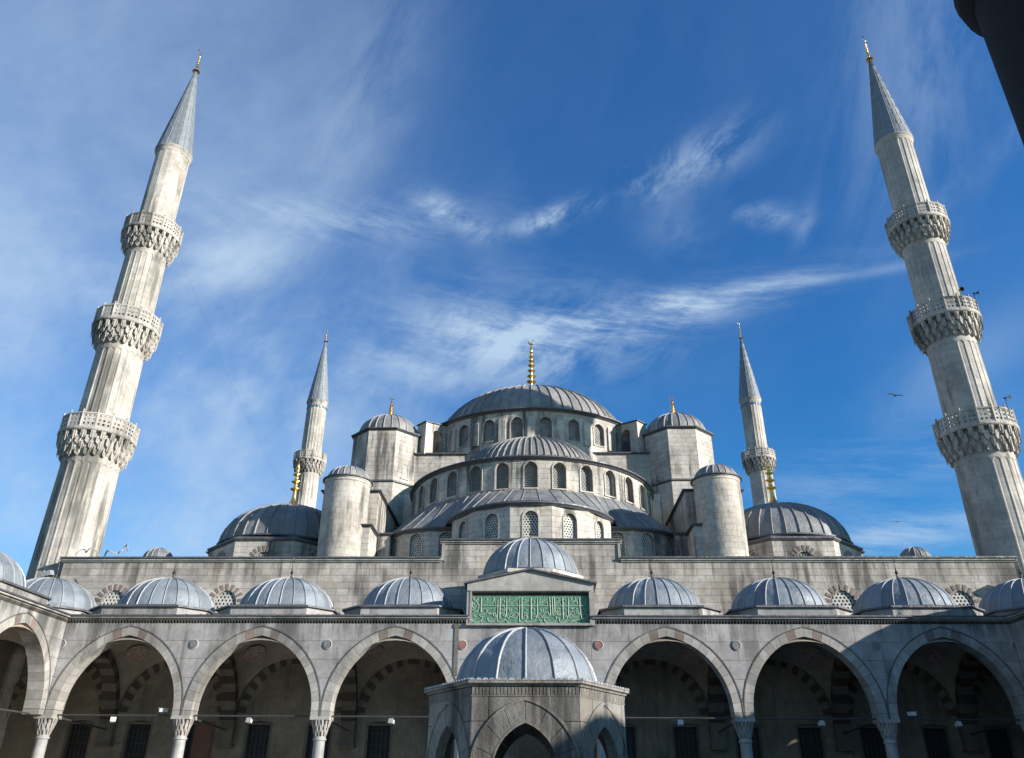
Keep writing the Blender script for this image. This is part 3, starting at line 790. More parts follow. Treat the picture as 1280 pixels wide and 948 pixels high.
# drum and dome of the central bay
kb = MB(); kb.lathe([(3.2, 10.1), (3.2, 12.1), (3.3, 12.12), (3.3, 12.3), (2.9, 12.42)], 8, PI/8, 2*PI+PI/8)
obj('central_drum', kb.mesh('central_drum', 'ashlar_far'), front, (0, 3.6, 0))
dome(front, 'dome', (0, 3.6, 12.42), 2.80, 2.30, 24, flare=.12, finial='bronze', finh=.9)

# ================================================================= SIDE ARCADES
def side(name, label, sx, nb):
    rz = PI/2 if sx < 0 else -PI/2
    t = thing(name, label, 'arcade', (sx*3.5*BAY, Y0, 0), rz)
    s = -1 if sx < 0 else 1           # local x of the first bay
    cc = [s*(k+.5)*BAY for k in range(nb)]; kk = [s*(k+1)*BAY for k in range(nb)]
    lo, hi = sorted((s*.02, s*nb*BAY))
    arcade(t, cc, kk, lo, hi, 11+nb)
    cornice(t, lo, hi); lead_roof(t, lo, hi)
    for c in cc:
        obj('dome_kerb', BM['kerb'], t, (c, 3.72, 0)); obj('kerb_flashing', BM['kerb_lead'], t, (c, 3.72, 0))
        d_ = copy_tree(dprev, t); d_.location = (c, 3.72, 10.42); d_.rotation_euler.z = random.random()
    lo2, hi2 = sorted((-s*BAY, s*nb*BAY))
    wall_part(t, 'rear_wall', plane_map(BAY), lo2, hi2, 0, 9.7, .55, 1.3, [], 'inner')
    wb = MB(); wb.box(lo2, hi2, BAY+.16, BAY+.9, 0, 9.9); obj('wall_core', wb.mesh('wall_core', 'inner'), t)
    for c in cc: blind_arch(t, c, BAY)
    return t
def blind_arch(parent, c, y):
    A = Arch(0, 2.75, 4.2, 4.95, 3.15)
    if 'ba' not in _win:
        mb = MB(); ringband(mb, plane_map(), A.grown(.52), A.grown(.57), -.06, .03, 12); _win['ba'] = mb.mesh('wall_arch', 'stripe_pale')
    o = obj('wall_arch', _win['ba'], parent, (c, y, 0))
    voussoirs(o, A, .52, 14, -.05, .02, ('blind',), lambda i: ('blind_pale', 'blind_dark')[i % 2], stilt=False)
    return o
left_arc = side('side_arcade', 'sunlit pale arcade wing meeting the portico at the left edge', -1, 2)
right_arc = side('side_arcade', 'deeply shaded arcade wing meeting the portico at the right edge', 1, 6)

# ================================================================= PRAYER HALL
hall = thing('mosque_prayer_hall', 'grey stone mosque of stacked lead domes and half domes rising behind the portico', 'mosque', (0, 50.5, 0))
HY = 50.5
def hp(y): return y-HY
# front wall: block by block above the portico roof
holes = [Arch(x, .72, 11.0, 11.75, .78) for x in (-26.7, -19.45, 19.45, 26.7)]
sp = []; rd = random.Random(3)
masonry(None, plane_map(), -30.55, 30.55, 9.7, 14.32, .44, 1.15, holes, .016, .06, 0, .010, rd, split=sp)
masonry(None, plane_map(), -5.62, 5.62, 14.32, 15.5, .44, 1.15, [], .016, .06, 0, .010, rd, split=sp)
sp.sort(key=lambda q: -(q[1]-.012*abs(q[0].v[0][0])))
for mb, a in sp[:298]: obj('ashlar_block', mb.mesh('ashlar_block', 'ashlar'), hall)
rest = MB()
for mb, a in sp[298:]:
    b = len(rest.v); rest.v += mb.v; rest.f += [[b+i for i in f] for f in mb.f]
obj('ashlar_courses', rest.mesh('ashlar_courses', 'ashlar'), hall, kind='stuff')
bk = MB(); masonry(bk, plane_map(), -30.55, 30.55, 9.6, 14.5, 1, 2, holes, 0, .5, .05, 0); bk.box(-5.6, 5.6, .05, .6, 14.5, 15.6)
obj('wall_core', bk.mesh('wall_core', 'mortar'), hall)
lowh = []
for k in range(-4, 5):
    for s in (-1, 1): lowh.append(Arch(k*BAY+s*1.8, .8, 1.2, 4.8, .02))
class Rect:
    def __init__(s, uc, hw, a, b): s.uc, s.hw, s.sill, s.spring, s.apex = uc, hw, a, b+.0, b
    def half(s, v): return s.hw if s.sill < v < s.apex else 0.
lowr = [Rect(h.uc, .8, 1.2, 4.78) for h in lowh if abs(h.uc) > 3 and abs(h.uc) < 30]
lowr_s = sorted(r.uc for r in lowr)
wall_part(hall, 'portico_rear_wall', plane_map(-.02), -32.2, 32.2, 0, 9.7, .5, 1.3, lowr, 'inner', gap=.012)
for r_ in lowr:
    mb = MB(); mb.box(-.8, .8, .35, .4, 0, 3.58)
    if 'rw' not in _win:
        fr = MB()
        for x in (-.8, .66): fr.box(x, x+.14, .0, .34, 0, 3.58)
        fr.box(-.66, .66, .0, .34, 3.44, 3.58); ff = fr.mesh('frame', 'stripe_pale')
        br = MB()
        for x in (-.4, -.13, .13, .4): br.box(x-.02, x+.02, .2, .24, 0, 3.44)
        for z in (.6, 1.2, 1.8, 2.4, 3.0): br.box(-.66, .66, .19, .25, z, z+.03)
        _win['rw'] = (mb.mesh('window', 'void'), ff, br.mesh('grille', 'iron'))
    a, b, c = _win['rw']; o = obj('window', a, hall, (r_.uc, 0, 1.2)); obj('frame', b, o); obj('grille', c, o)
for k in range(-4, 5): blind_arch(hall, k*BAY, -.02)
for a_, b_ in [(-32.2, -28.0)]+[(lowr_s[i]+.8, lowr_s[i+1]-.8) for i in range(len(lowr_s)-1)]+[(28.0, 32.2)]:
    mb = MB(); mb.box(a_, b_, .12, .5, 0, 9.59); obj('wall_core', mb.mesh('wall_core', 'inner'), hall)
mb = MB(); mb.box(-30, 30, .5, .6, 0, 9.6); obj('wall_core', mb.mesh('wall_core', 'inner'), hall)
# wooden door behind the second arch from the left
dr = MB(); dr.box(-19.95, -18.75, -.06, .02, 0, 4.8); dr.box(-19.85, -18.85, -.1, -.05, .3, 4.5); obj('door', dr.mesh('door', 'wood'), hall)
# parapet cornices
pc = MB(); lt = MB()
for x0, x1, z in ((-30.75, -5.78, 14.32), (5.78, 30.75, 14.32), (-5.9, 5.9, 15.5)):
    pc.box(x0, x1, -.08, .6, z, z+.10); pc.box(x0, x1, -.17, .6, z+.10, z+.22); lt.box(x0, x1, -.26, .7, z+.222, z+.32)
for s in (-1, 1): pc.box(min(s*5.62, s*5.775), max(s*5.62, s*5.775), -.10, .6, 14.42, 15.6)
o = obj('parapet_cornice', pc.mesh('parapet_cornice', 'vous_pale'), hall); obj('lead_eave', lt.mesh('lead_eave', 'lead_trim'), o)
for x in (-26.7, -19.45, 19.45, 26.7):
    window(hall, .72, 1.53, .78, (x, 0, 11.0), 0, .24, .12, False, 'lattice', 'ashlar')
    A = Arch(0, .72, 0, .75, .78); ao = MB()
    for k in range(9):
        th = PI*(k+.5)/9
        if k % 1 == 0:
            c, s = math.cos(th), math.sin(th); q = [(.80*c-.08*s, .75+.80*s+.08*c), (.80*c+.08*s, .75+.80*s-.08*c), (1.16*c+.1*s, .75+1.16*s-.1*c), (1.16*c-.1*s, .75+1.16*s+.1*c)]
            ring_prism(ao, plane_map(), q, -.02, .03)
    obj('striped_voussoirs', ao.mesh('striped_voussoirs', 'vous_red'), hall, (x, -.012, 11.0))
# roofs and bodies
rf = MB(); rf.box(-30.4, 30.4, .6, 56, 13.9, 14.25); obj('flat_roof', rf.mesh('flat_roof', 'lead_dark'), hall)
sb = MB(); sb.box(-30.5, -29.7, .6, 56, 0, 14.5); sb.box(29.7, 30.5, .6, 56, 0, 14.5); sb.box(-29.7, 29.7, 55.4, 56.2, 0, 14.5); obj('outer_wall', sb.mesh('outer_wall', 'ashlar_far'), hall)

def eave_ring(mb, R, z, n=64, a0=-PI/2, a1=PI/2, c=(0, 0, 0), t=.28, back=.6):
    mb.lathe([(R-back, z-.1), (R+.04, z-.1), (R+.12, z), (R+t, z+.06), (R+t, z+.16), (R-.2, z+.3)], n, a0, a1, c)

def drum(name, Yc, R, z0, z1, hw, sill, h, rise, step, angs, a0, a1, course=.42, bl=.9, pitch=.2, xc=0, mould=True, inset=.3, mat='lattice_grey', seed=2, rotc=0.):
    Mp = cyl_map(R, xc, hp(Yc)); holes = [Arch(a*R, hw, sill, sill+h-rise, rise) for a in angs]
    o = wall_part(hall, name, Mp, a0*R, a1*R, z0, z1, course, bl, holes, seed=seed)
    for a in angs:
        window(hall, hw, h, rise, (xc+(R+.01)*math.sin(a), hp(Yc)-(R+.01)*math.cos(a), sill), a, pitch, inset, mould, mat)
    return o
D_ = R_
# ---- main drum and dome
step = 2*PI/28; angs = [(k+.5)*step for k in range(-14, 14)]
drum('main_drum', 77, 11.7, 26.4, 32.0, .55, 29.2, 2.15, .62, step, angs, -PI, PI, .40, .95, .2, inset=.32)
mb = MB(); eave_ring(mb, 11.75, 32.0, 96, 0, 2*PI, (0, hp(77), 0), .34); obj('main_drum_eave', mb.mesh('main_drum_eave', 'lead_trim', 30), hall)
# arched hoods and piers between the drum windows
Mp = cyl_map(11.7, 0, hp(0)+0)
pr = MB()
def PM(u, v, d): return (u, -11.7+d, v)
pr.hexa([PM(-.33, 28.9, -.16), PM(.33, 28.9, -.16), PM(.33, 28.9, .05), PM(-.33, 28.9, .05)], [PM(-.33, 31.1, -.16), PM(.33, 31.1, -.16), PM(.33, 31.1, .05), PM(-.33, 31.1, .05)])
pr.hexa([PM(-.33, 31.1, -.16), PM(.33, 31.1, -.16), PM(.33, 31.1, .05), PM(-.33, 31.1, .05)], [PM(-.2, 31.4, .01), PM(.2, 31.4, .01), PM(.2, 31.4, .05), PM(-.2, 31.4, .05)])
prm = pr.mesh('drum_pier', 'ashlar_far')
for k in range(-14, 14): obj('drum_pier', prm, hall, (0, hp(77), 0), k*2*PI/28)
dome(hall, 'main_dome', (0, hp(77), 32.30), 11.6, 6.5, 60, 'lead_main', 'lead_main', 0, .06, .12, finial='gold_tall', finh=7.6, cap=(10.0, .6, 5.9, 80))
# ---- square base under the main drum (front tympanum)
ty = [Arch(0, 10.2, 18.5, 18.6, 9.)]
wall_part(hall, 'tympanum_wall', plane_map(hp(66.9)), -10.7, 10.7, 17, 28.3, .42, 1., [], seed=8)
mb = MB(); mb.box(-10.65, 10.65, hp(67.05), hp(88), 14, 28.25); obj('dome_base_block', mb.mesh('dome_base_block', 'ashlar_far'), hall)
mb = MB(); mb.box(-10.8, 10.8, hp(66.7), hp(88), 28.3, 28.44); obj('base_eave', mb.mesh('base_eave', 'lead_trim'), hall)
# stepped extrados following the half dome
mb = MB()
for s in (-1, 1):
    for k in range(6):
        x0 = 10.3-k*.75; z = 24.2+k*.55; mb.box(min(s*x0, s*(x0+.9)), max(s*x0, s*(x0+.9)), hp(66.0), hp(66.9), 14, z)
obj('stepped_shoulder', mb.mesh('stepped_shoulder', 'ashlar_far'), hall)
# ---- half dome
step = D_(12.2); angs = [k*step for k in range(-7, 8)]
drum('half_dome_drum', 66, 10.2, 14.0, 23.55, .5, 21.22, 2.08, .55, step, angs, -D_(93), D_(93), .40, .9, .19, inset=.40, seed=4)
mb = MB(); eave_ring(mb, 10.25, 23.55, 72, -D_(93), D_(93), (0, hp(66), 0), .30); obj('half_dome_eave', mb.mesh('half_dome_eave', 'lead_trim', 30), hall)
dome(hall, 'half_dome', (0, hp(66), 23.85), 10.1, 5, 34, 'lead_main', 'lead_main', 0, .06, .11, -PI/2, PI/2, cap=(6.5, 1.0, 4.0, 80))
# recessed outer orders round the half dome windows
# ---- skirt roof below the half dome windows
sk = MB(); n = 72; skb = MB()
EX = ((0, 57.6, 6.1, 18.82), (-6.6, 61.0, 4.98, 18.3), (6.6, 61.0, 4.98, 18.3))
def skirt_edge(a):
    best = (10.6, 18.3)
    for cx, cy, R, ze in EX:
        px_, py_ = cx, 66-cy; dx_, dy_ = math.sin(a), math.cos(a); b = px_*dx_+py_*dy_; q = b*b-(px_*px_+py_*py_-R*R)
        if q > 0 and b+math.sqrt(q) > best[0]: best = (b+math.sqrt(q), ze)
    return best
def P3(r, z, an): return (r*math.sin(an), hp(66)-r*math.cos(an), z)
for k in range(n):
    a, b = -PI/2+PI*k/n, -PI/2+PI*(k+1)/n
    (ra, za), (rb_, zb) = skirt_edge(a), skirt_edge(b)
    for q in range(4):
        t0, t1 = q/4, (q+1)/4
        def pt(r, z, t, an): return P3(10.1+(r-10.1)*t, 21.15+(z-21.15)*t, an)
        sk.face([pt(ra, za, t1, a), pt(rb_, zb, t1, b), pt(rb_, zb, t0, b), pt(ra, za, t0, a)])
    if k % 2: skb.tube([pt(ra, za, 1, a), pt(ra, za, 0, a)], .05, 4)
o = obj('skirt_roof', sk.mesh('skirt_roof', 'lead_dark'), hall); obj('seam', skb.mesh('seam', 'lead_main'), o, kind='stuff')
# ---- exedrae
def exedra(xc, Yc, R, facets, z1, zsill, rot, z0=13.5, fan=None):
    """polygonal half drum of flat facets, windows centred on each"""
    fa = D_(26.5); ap = R*math.cos(fa/2); wd = 2*R*math.sin(fa/2)
    for i in facets:
        an = rot+i*fa; Mp = facet_map(ap, an, xc, hp(Yc)); h = Arch(0, .5, zsill, zsill+1.3, .5)
        wall_part(hall, 'exedra_wall', Mp, -wd/2, wd/2, z0, z1, .40, .95, [h], seed=20+i)
        window(hall, .5, 1.8, .5, (xc+(ap+.01)*math.sin(an), hp(Yc)-(ap+.01)*math.cos(an), zsill), an, .2, .22, True, 'lattice')
    a0, a1 = rot+(facets[0]-.5)*fa, rot+(facets[-1]+.5)*fa
    mb = MB(); eave_ring(mb, R-.02, z1, len(facets)*3, a0, a1, (xc, hp(Yc), 0), .24); obj('exedra_eave', mb.mesh('exedra_eave', 'lead_trim', 30), hall)
    return a0, a1
exedra(0, 57.6, 6.15, [-3, -2, -1, 0, 1, 2, 3], 18.55, 16.3, 0)
dome(hall, 'exedra_dome', (0, hp(57.6), 18.85), 5.95, 2.6, 26, 'lead_dark', 'lead_main', 0, .05, .09, -PI*.55, PI*.55, cap=(3.0, 1.0, 1.65, 65))
for s in (-1, 1):
    fl = [-3, -2, -1, 0, 1] if s < 0 else [-1, 0, 1, 2, 3]
    exedra(s*6.6, 61.0, 5.0, fl, 18.1, 16.15, s*D_(22))
    dome(hall, 'exedra_dome', (s*6.6, hp(61.0), 18.35), 4.85, 2.4, 20, 'lead_dark', 'lead_dark', 0, .05, .08, s*D_(22)-PI*.5, s*D_(22)+PI*.5, cap=(2.6, .95, 1.4, 65))
# ---- octagonal weight towers
def octbody(name, xc, Yc, ap, z0, z1, course=.42, seed=1, mat='ashlar_far'):
    wd = 2*ap*math.tan(PI/8); parts = []
    mb, bk = MB(), MB(); rd = random.Random(seed)
    for k in range(8):
        Mp = facet_map(ap, k*PI/4, xc, hp(Yc))
        masonry(mb, Mp, -wd/2, wd/2, z0, z1, course, .95, [], .015, .05, 0, .008, rd)
    bk.lathe([(ap/math.cos(PI/8)-.03, z0), (ap/math.cos(PI/8)-.03, z1)], 8, PI/8, 2*PI+PI/8, (xc, hp(Yc), 0))
    o = obj(name, mb.mesh(name, mat), hall); obj('joint_mortar', bk.mesh('joint_mortar', 'mortar'), o)
    return o
for s in (-1, 1):
    xc, Yc = s*13.45, 68.3
    o = octbody('weight_tower', xc, Yc, 3.02, 25.35, 30.05, seed=5+s); octbody('tower_base', xc, Yc, 3.12, 14, 25.1, seed=9+s)
    mb = MB()
    mb.lathe([(3.3, 25.02), (3.5, 25.14), (3.5, 25.24), (3.2, 25.38)], 8, PI/8, 2*PI+PI/8, (xc, hp(Yc), 0))
    obj('tower_moulding', mb.mesh('tower_moulding', 'lead_trim'), o); mb = MB()
    mb.lathe([(3.2, 30.0), (3.34, 30.06), (3.42, 30.14), (3.52, 30.2), (3.52, 30.28), (2.9, 30.45)], 8, PI/8, 2*PI+PI/8, (xc, hp(Yc), 0))
    obj('tower_eave', mb.mesh('tower_eave', 'lead_trim'), o)
    dome(hall, 'tower_dome', (xc, hp(Yc), 30.42), 2.82, 2.25, 24, 'lead_main', 'lead_rib', 0, .05, .08, finial='gold', finh=2.2)
    for q in hall.children[-1].children if False else [c for o_ in hall.children if o_.name.startswith('tower_dome') for c in o_.children if c.name.startswith('finial')]: q.scale = (3.6, 3.6, 2.3)
    # small arched opening on the inner diagonal face
    an = -s*PI/4
    window(hall, .32, 1.3, .34, (xc+3.04*math.sin(an), hp(Yc)-3.04*math.cos(an), 25.75 if s < 0 else 25.6), an, .5, .3, False, 'void')
    # flying buttress from the main drum to the pier
    an = s*D_(46); Wp = Arch(12.75-13.6, .62, 28.6, 30.4, .66)
    def RM(u, v, d, an=an): # u radial (from 13.6), d across
        r = 13.6+u; return (r*math.sin(an)+(d-.55)*math.cos(an), hp(77)-r*math.cos(an)+(d-.55)*math.sin(an), v)
    mb = MB(); bk = MB()
    masonry(mb, RM, -1.95, .45, 28.3, 31.3, .4, .8, [Wp], .02, .05); masonry(mb, lambda u, v, d: RM(u, v, 1.1-d), -1.95, .45, 28.3, 31.3, .4, .8, [Wp], .02, .05)
    masonry(bk, RM, -1.95, .45, 28.3, 31.32, .9, .8, [Wp], 0, 1.02, .04, 0); reveal(bk, RM, Wp, 0, 1.1)
    lo = [RM(-1.95, 31.3, 0), RM(.45, 31.3, 0), RM(.45, 31.3, 1.1), RM(-1.95, 31.3, 1.1)]; hi = [RM(-1.95, 31.8, 0), RM(.45, 31.5, 0), RM(.45, 31.5, 1.1), RM(-1.95, 31.8, 1.1)]
    bk.hexa(lo, hi); bk.hexa([RM(-.3, 28.3, -.12), RM(.62, 28.3, -.12), RM(.62, 28.3, 1.22), RM(-.3, 28.3, 1.22)], [RM(-.3, 31.49, -.12), RM(.56, 31.49, -.12), RM(.56, 31.49, 1.22), RM(-.3, 31.49, 1.22)])
    fb = obj('flying_buttress', mb.mesh('flying_buttress', 'ashlar_far'), hall); obj('buttress_core', bk.mesh('buttress_core', 'ashlar_far'), fb)
    lt = MB(); lt.hexa([RM(-1.95, 31.8, -.08), RM(.7, 31.5, -.2), RM(.7, 31.5, 1.3), RM(-1.95, 31.8, 1.18)], [RM(-1.95, 31.88, -.08), RM(.7, 31.58, -.2), RM(.7, 31.58, 1.3), RM(-1.95, 31.88, 1.18)])
    obj('buttress_cap', lt.mesh('buttress_cap', 'lead_trim'), fb)
    # low wall linking tower and dome base, stepped buttress boxes
    def bx(x0, x1, y0, y1, z0, z1, eave=True, seed=3):
        a, b = sorted((s*x0, s*x1)); mb = MB(); rd = random.Random(seed)
        masonry(mb, plane_map(hp(y0)), a, b, z0, z1, .42, .9, [], .015, .05, 0, .008, rd)
        masonry(mb, lambda u, v, d: (b-d, u, v), hp(y0), hp(y1), z0, z1, .42, .9, [], .015, .05, 0, .008, rd)
        masonry(mb, lambda u, v, d: (a+d, u, v), hp(y0), hp(y1), z0, z1, .42, .9, [], .015, .05, 0, .008, rd)
        mb.box(a+.03, b-.03, hp(y0)+.03, hp(y1), z0, z1-.01)
        o = obj('buttress_block', mb.mesh('buttress_block', 'ashlar_far'), hall)
        if eave:
            e = MB(); e.box(a-.10, b+.10, hp(y0)-.10, hp(y1), z1, z1+.08); e.box(a-.2, b+.2, hp(y0)-.2, hp(y1), z1+.08, z1+.17); obj('block_eave', e.mesh('block_eave', 'lead_trim'), o)
    bx(11.45, 15.6, 56.3, 65.3, 14, 21.05)
    bx(10.5, 11.40, 57.2, 65.0, 14, 18.0, True, 5)
    bx(11.3, 14.2, 53.6, 56.2, 14, 17.6, True, 6)
    bx(15.65, 20, 62, 66, 14, 18.6, True, 7)
    # stair turrets behind the front wall
    xc = s*13.32; Yc = 54.2; o_m = cyl_map(1.62, xc, hp(Yc))
    mb = MB(); masonry(mb, o_m, -PI*1.62, PI*1.62, 14.2, 20.75, .42, .8, [], .010, .04, 0, .0, random.Random(31+s), useg=4)
    o = obj('stair_turret', mb.mesh('stair_turret', 'turret', 25), hall)
    bk = MB(); bk.lathe([(1.585, 14.1), (1.585, 20.8)], 32, c=(xc, hp(Yc), 0)); obj('joint_mortar', bk.mesh('joint_mortar', 'mortar'), o)
    mb = MB(); mb.lathe([(1.60, 20.74), (1.66, 20.80), (1.66, 20.92), (1.70, 20.96), (1.70, 21.02)], 32, c=(xc, hp(Yc), 0)); obj('turret_cornice', mb.mesh('turret_cornice', 'ashlar_far', 30), o)
    mb = MB(); mb.lathe([(1.68, 21.02), (1.82, 21.05), (1.82, 21.13), (1.4, 21.25)], 32, c=(xc, hp(Yc), 0)); obj('turret_eave', mb.mesh('turret_eave', 'lead_trim', 30), o)
    dome(hall, 'turret_dome', (xc, hp(Yc), 21.2), 1.50, 1.05, 20, 'lead_main', 'lead_rib', 0, .035, .05, trim=.06)
    # corner domes on octagonal drums
    xc, Yc = s*19.0, 60.; ap = 5.15; wd = 2*ap*math.tan(PI/8)
    for k in range(8):
        Mp = facet_map(ap, k*PI/4, xc, hp(Yc)); h = Arch(0, .62, 15.35, 15.55, .62)
        wall_part(hall, 'corner_drum_wall', Mp, -wd/2, wd/2, 14.1, 16.95, .42, 1., [h], seed=40+k)
        an = k*PI/4
        if k in (0, 1, 7, 2, 6):
            wx = (xc+(ap+.01)*math.sin(an), hp(Yc)-(ap+.01)*math.cos(an), 15.35)
            window(hall, .62, .82, .62, wx, an, .2, .15, False, 'lattice_grey')
            ao = MB()
            for q_ in range(9):
                th = PI*(q_+.5)/9; c, s_ = math.cos(th), math.sin(th)
                q = [(.68*c-.07*s_, .2+.68*s_+.07*c), (.68*c+.07*s_, .2+.68*s_-.07*c), (1.05*c+.1*s_, .2+1.05*s_-.1*c), (1.05*c-.1*s_, .2+1.05*s_+.1*c)]
                ring_prism(ao, plane_map(), q, -.03, .03)
            if 'sv' not in _win: _win['sv'] = ao.mesh('striped_voussoirs', 'vous_red')
            obj('striped_voussoirs', _win['sv'], hall, wx, an)
    mb = MB(); rr = ap/math.cos(PI/8)
    mb.lathe([(rr-.3, 16.9), (rr+.08, 16.95), (rr+.2, 17.08), (rr+.2, 17.18), (rr-.6, 17.5)], 8, PI/8, 2*PI+PI/8, (xc, hp(Yc), 0)); obj('corner_drum_eave', mb.mesh('corner_drum_eave', 'lead_trim'), hall)
    dome(hall, 'corner_dome', (xc, hp(Yc), 17.55), 5.0, 3.45, 34, 'lead_dark', 'lead_dark', .12, .055, .09, finial='gold_big', finh=4.6)
    for c_ in [q for q in hall.children if q.name.startswith('corner_dome')][-1:]:
        for q in c_.children:
            if q.name.startswith('finial'): q.scale = (6.6, 6.6, 4.5)
    bx(21.5, 27.0, 64.5, 74, 14, 18.55, True, 9)
    # little cupola at the outer edge of the roof
    mb = MB(); mb.lathe([(1.15, 14), (1.15, 16.7), (1.25, 16.75), (1.25, 16.85), (1., 16.95)], 16, c=(s*29.0, hp(60), 0)); obj('cupola_drum', mb.mesh('cupola_drum', 'ashlar_far', 30), hall)
    dome(hall, 'cupola_dome', (s*29.0, hp(60), 16.92), 1.08, .88, 16, 'lead_dark', 'lead_rib', .08, .03, .045, trim=.06)
    # side half domes seen past the main drum
    mb = MB(); mb.lathe([(9.0, 14), (9.0, 23.4), (9.3, 23.5), (9.3, 23.7), (8.8, 23.8)], 40, c=(s*12, hp(79), 0)); obj('side_half_drum', mb.mesh('side_half_drum', 'ashlar_far', 30), hall)
    mb = MB(); mb.lathe([(8.8, 0), (7.8, 1.4), (5.8, 2.9), (3., 3.8), (0.01, 4.1)], 40, c=(s*12, hp(79), 23.8)); obj('side_half_dome', mb.mesh('side_half_dome', 'lead_dark', True), hall)

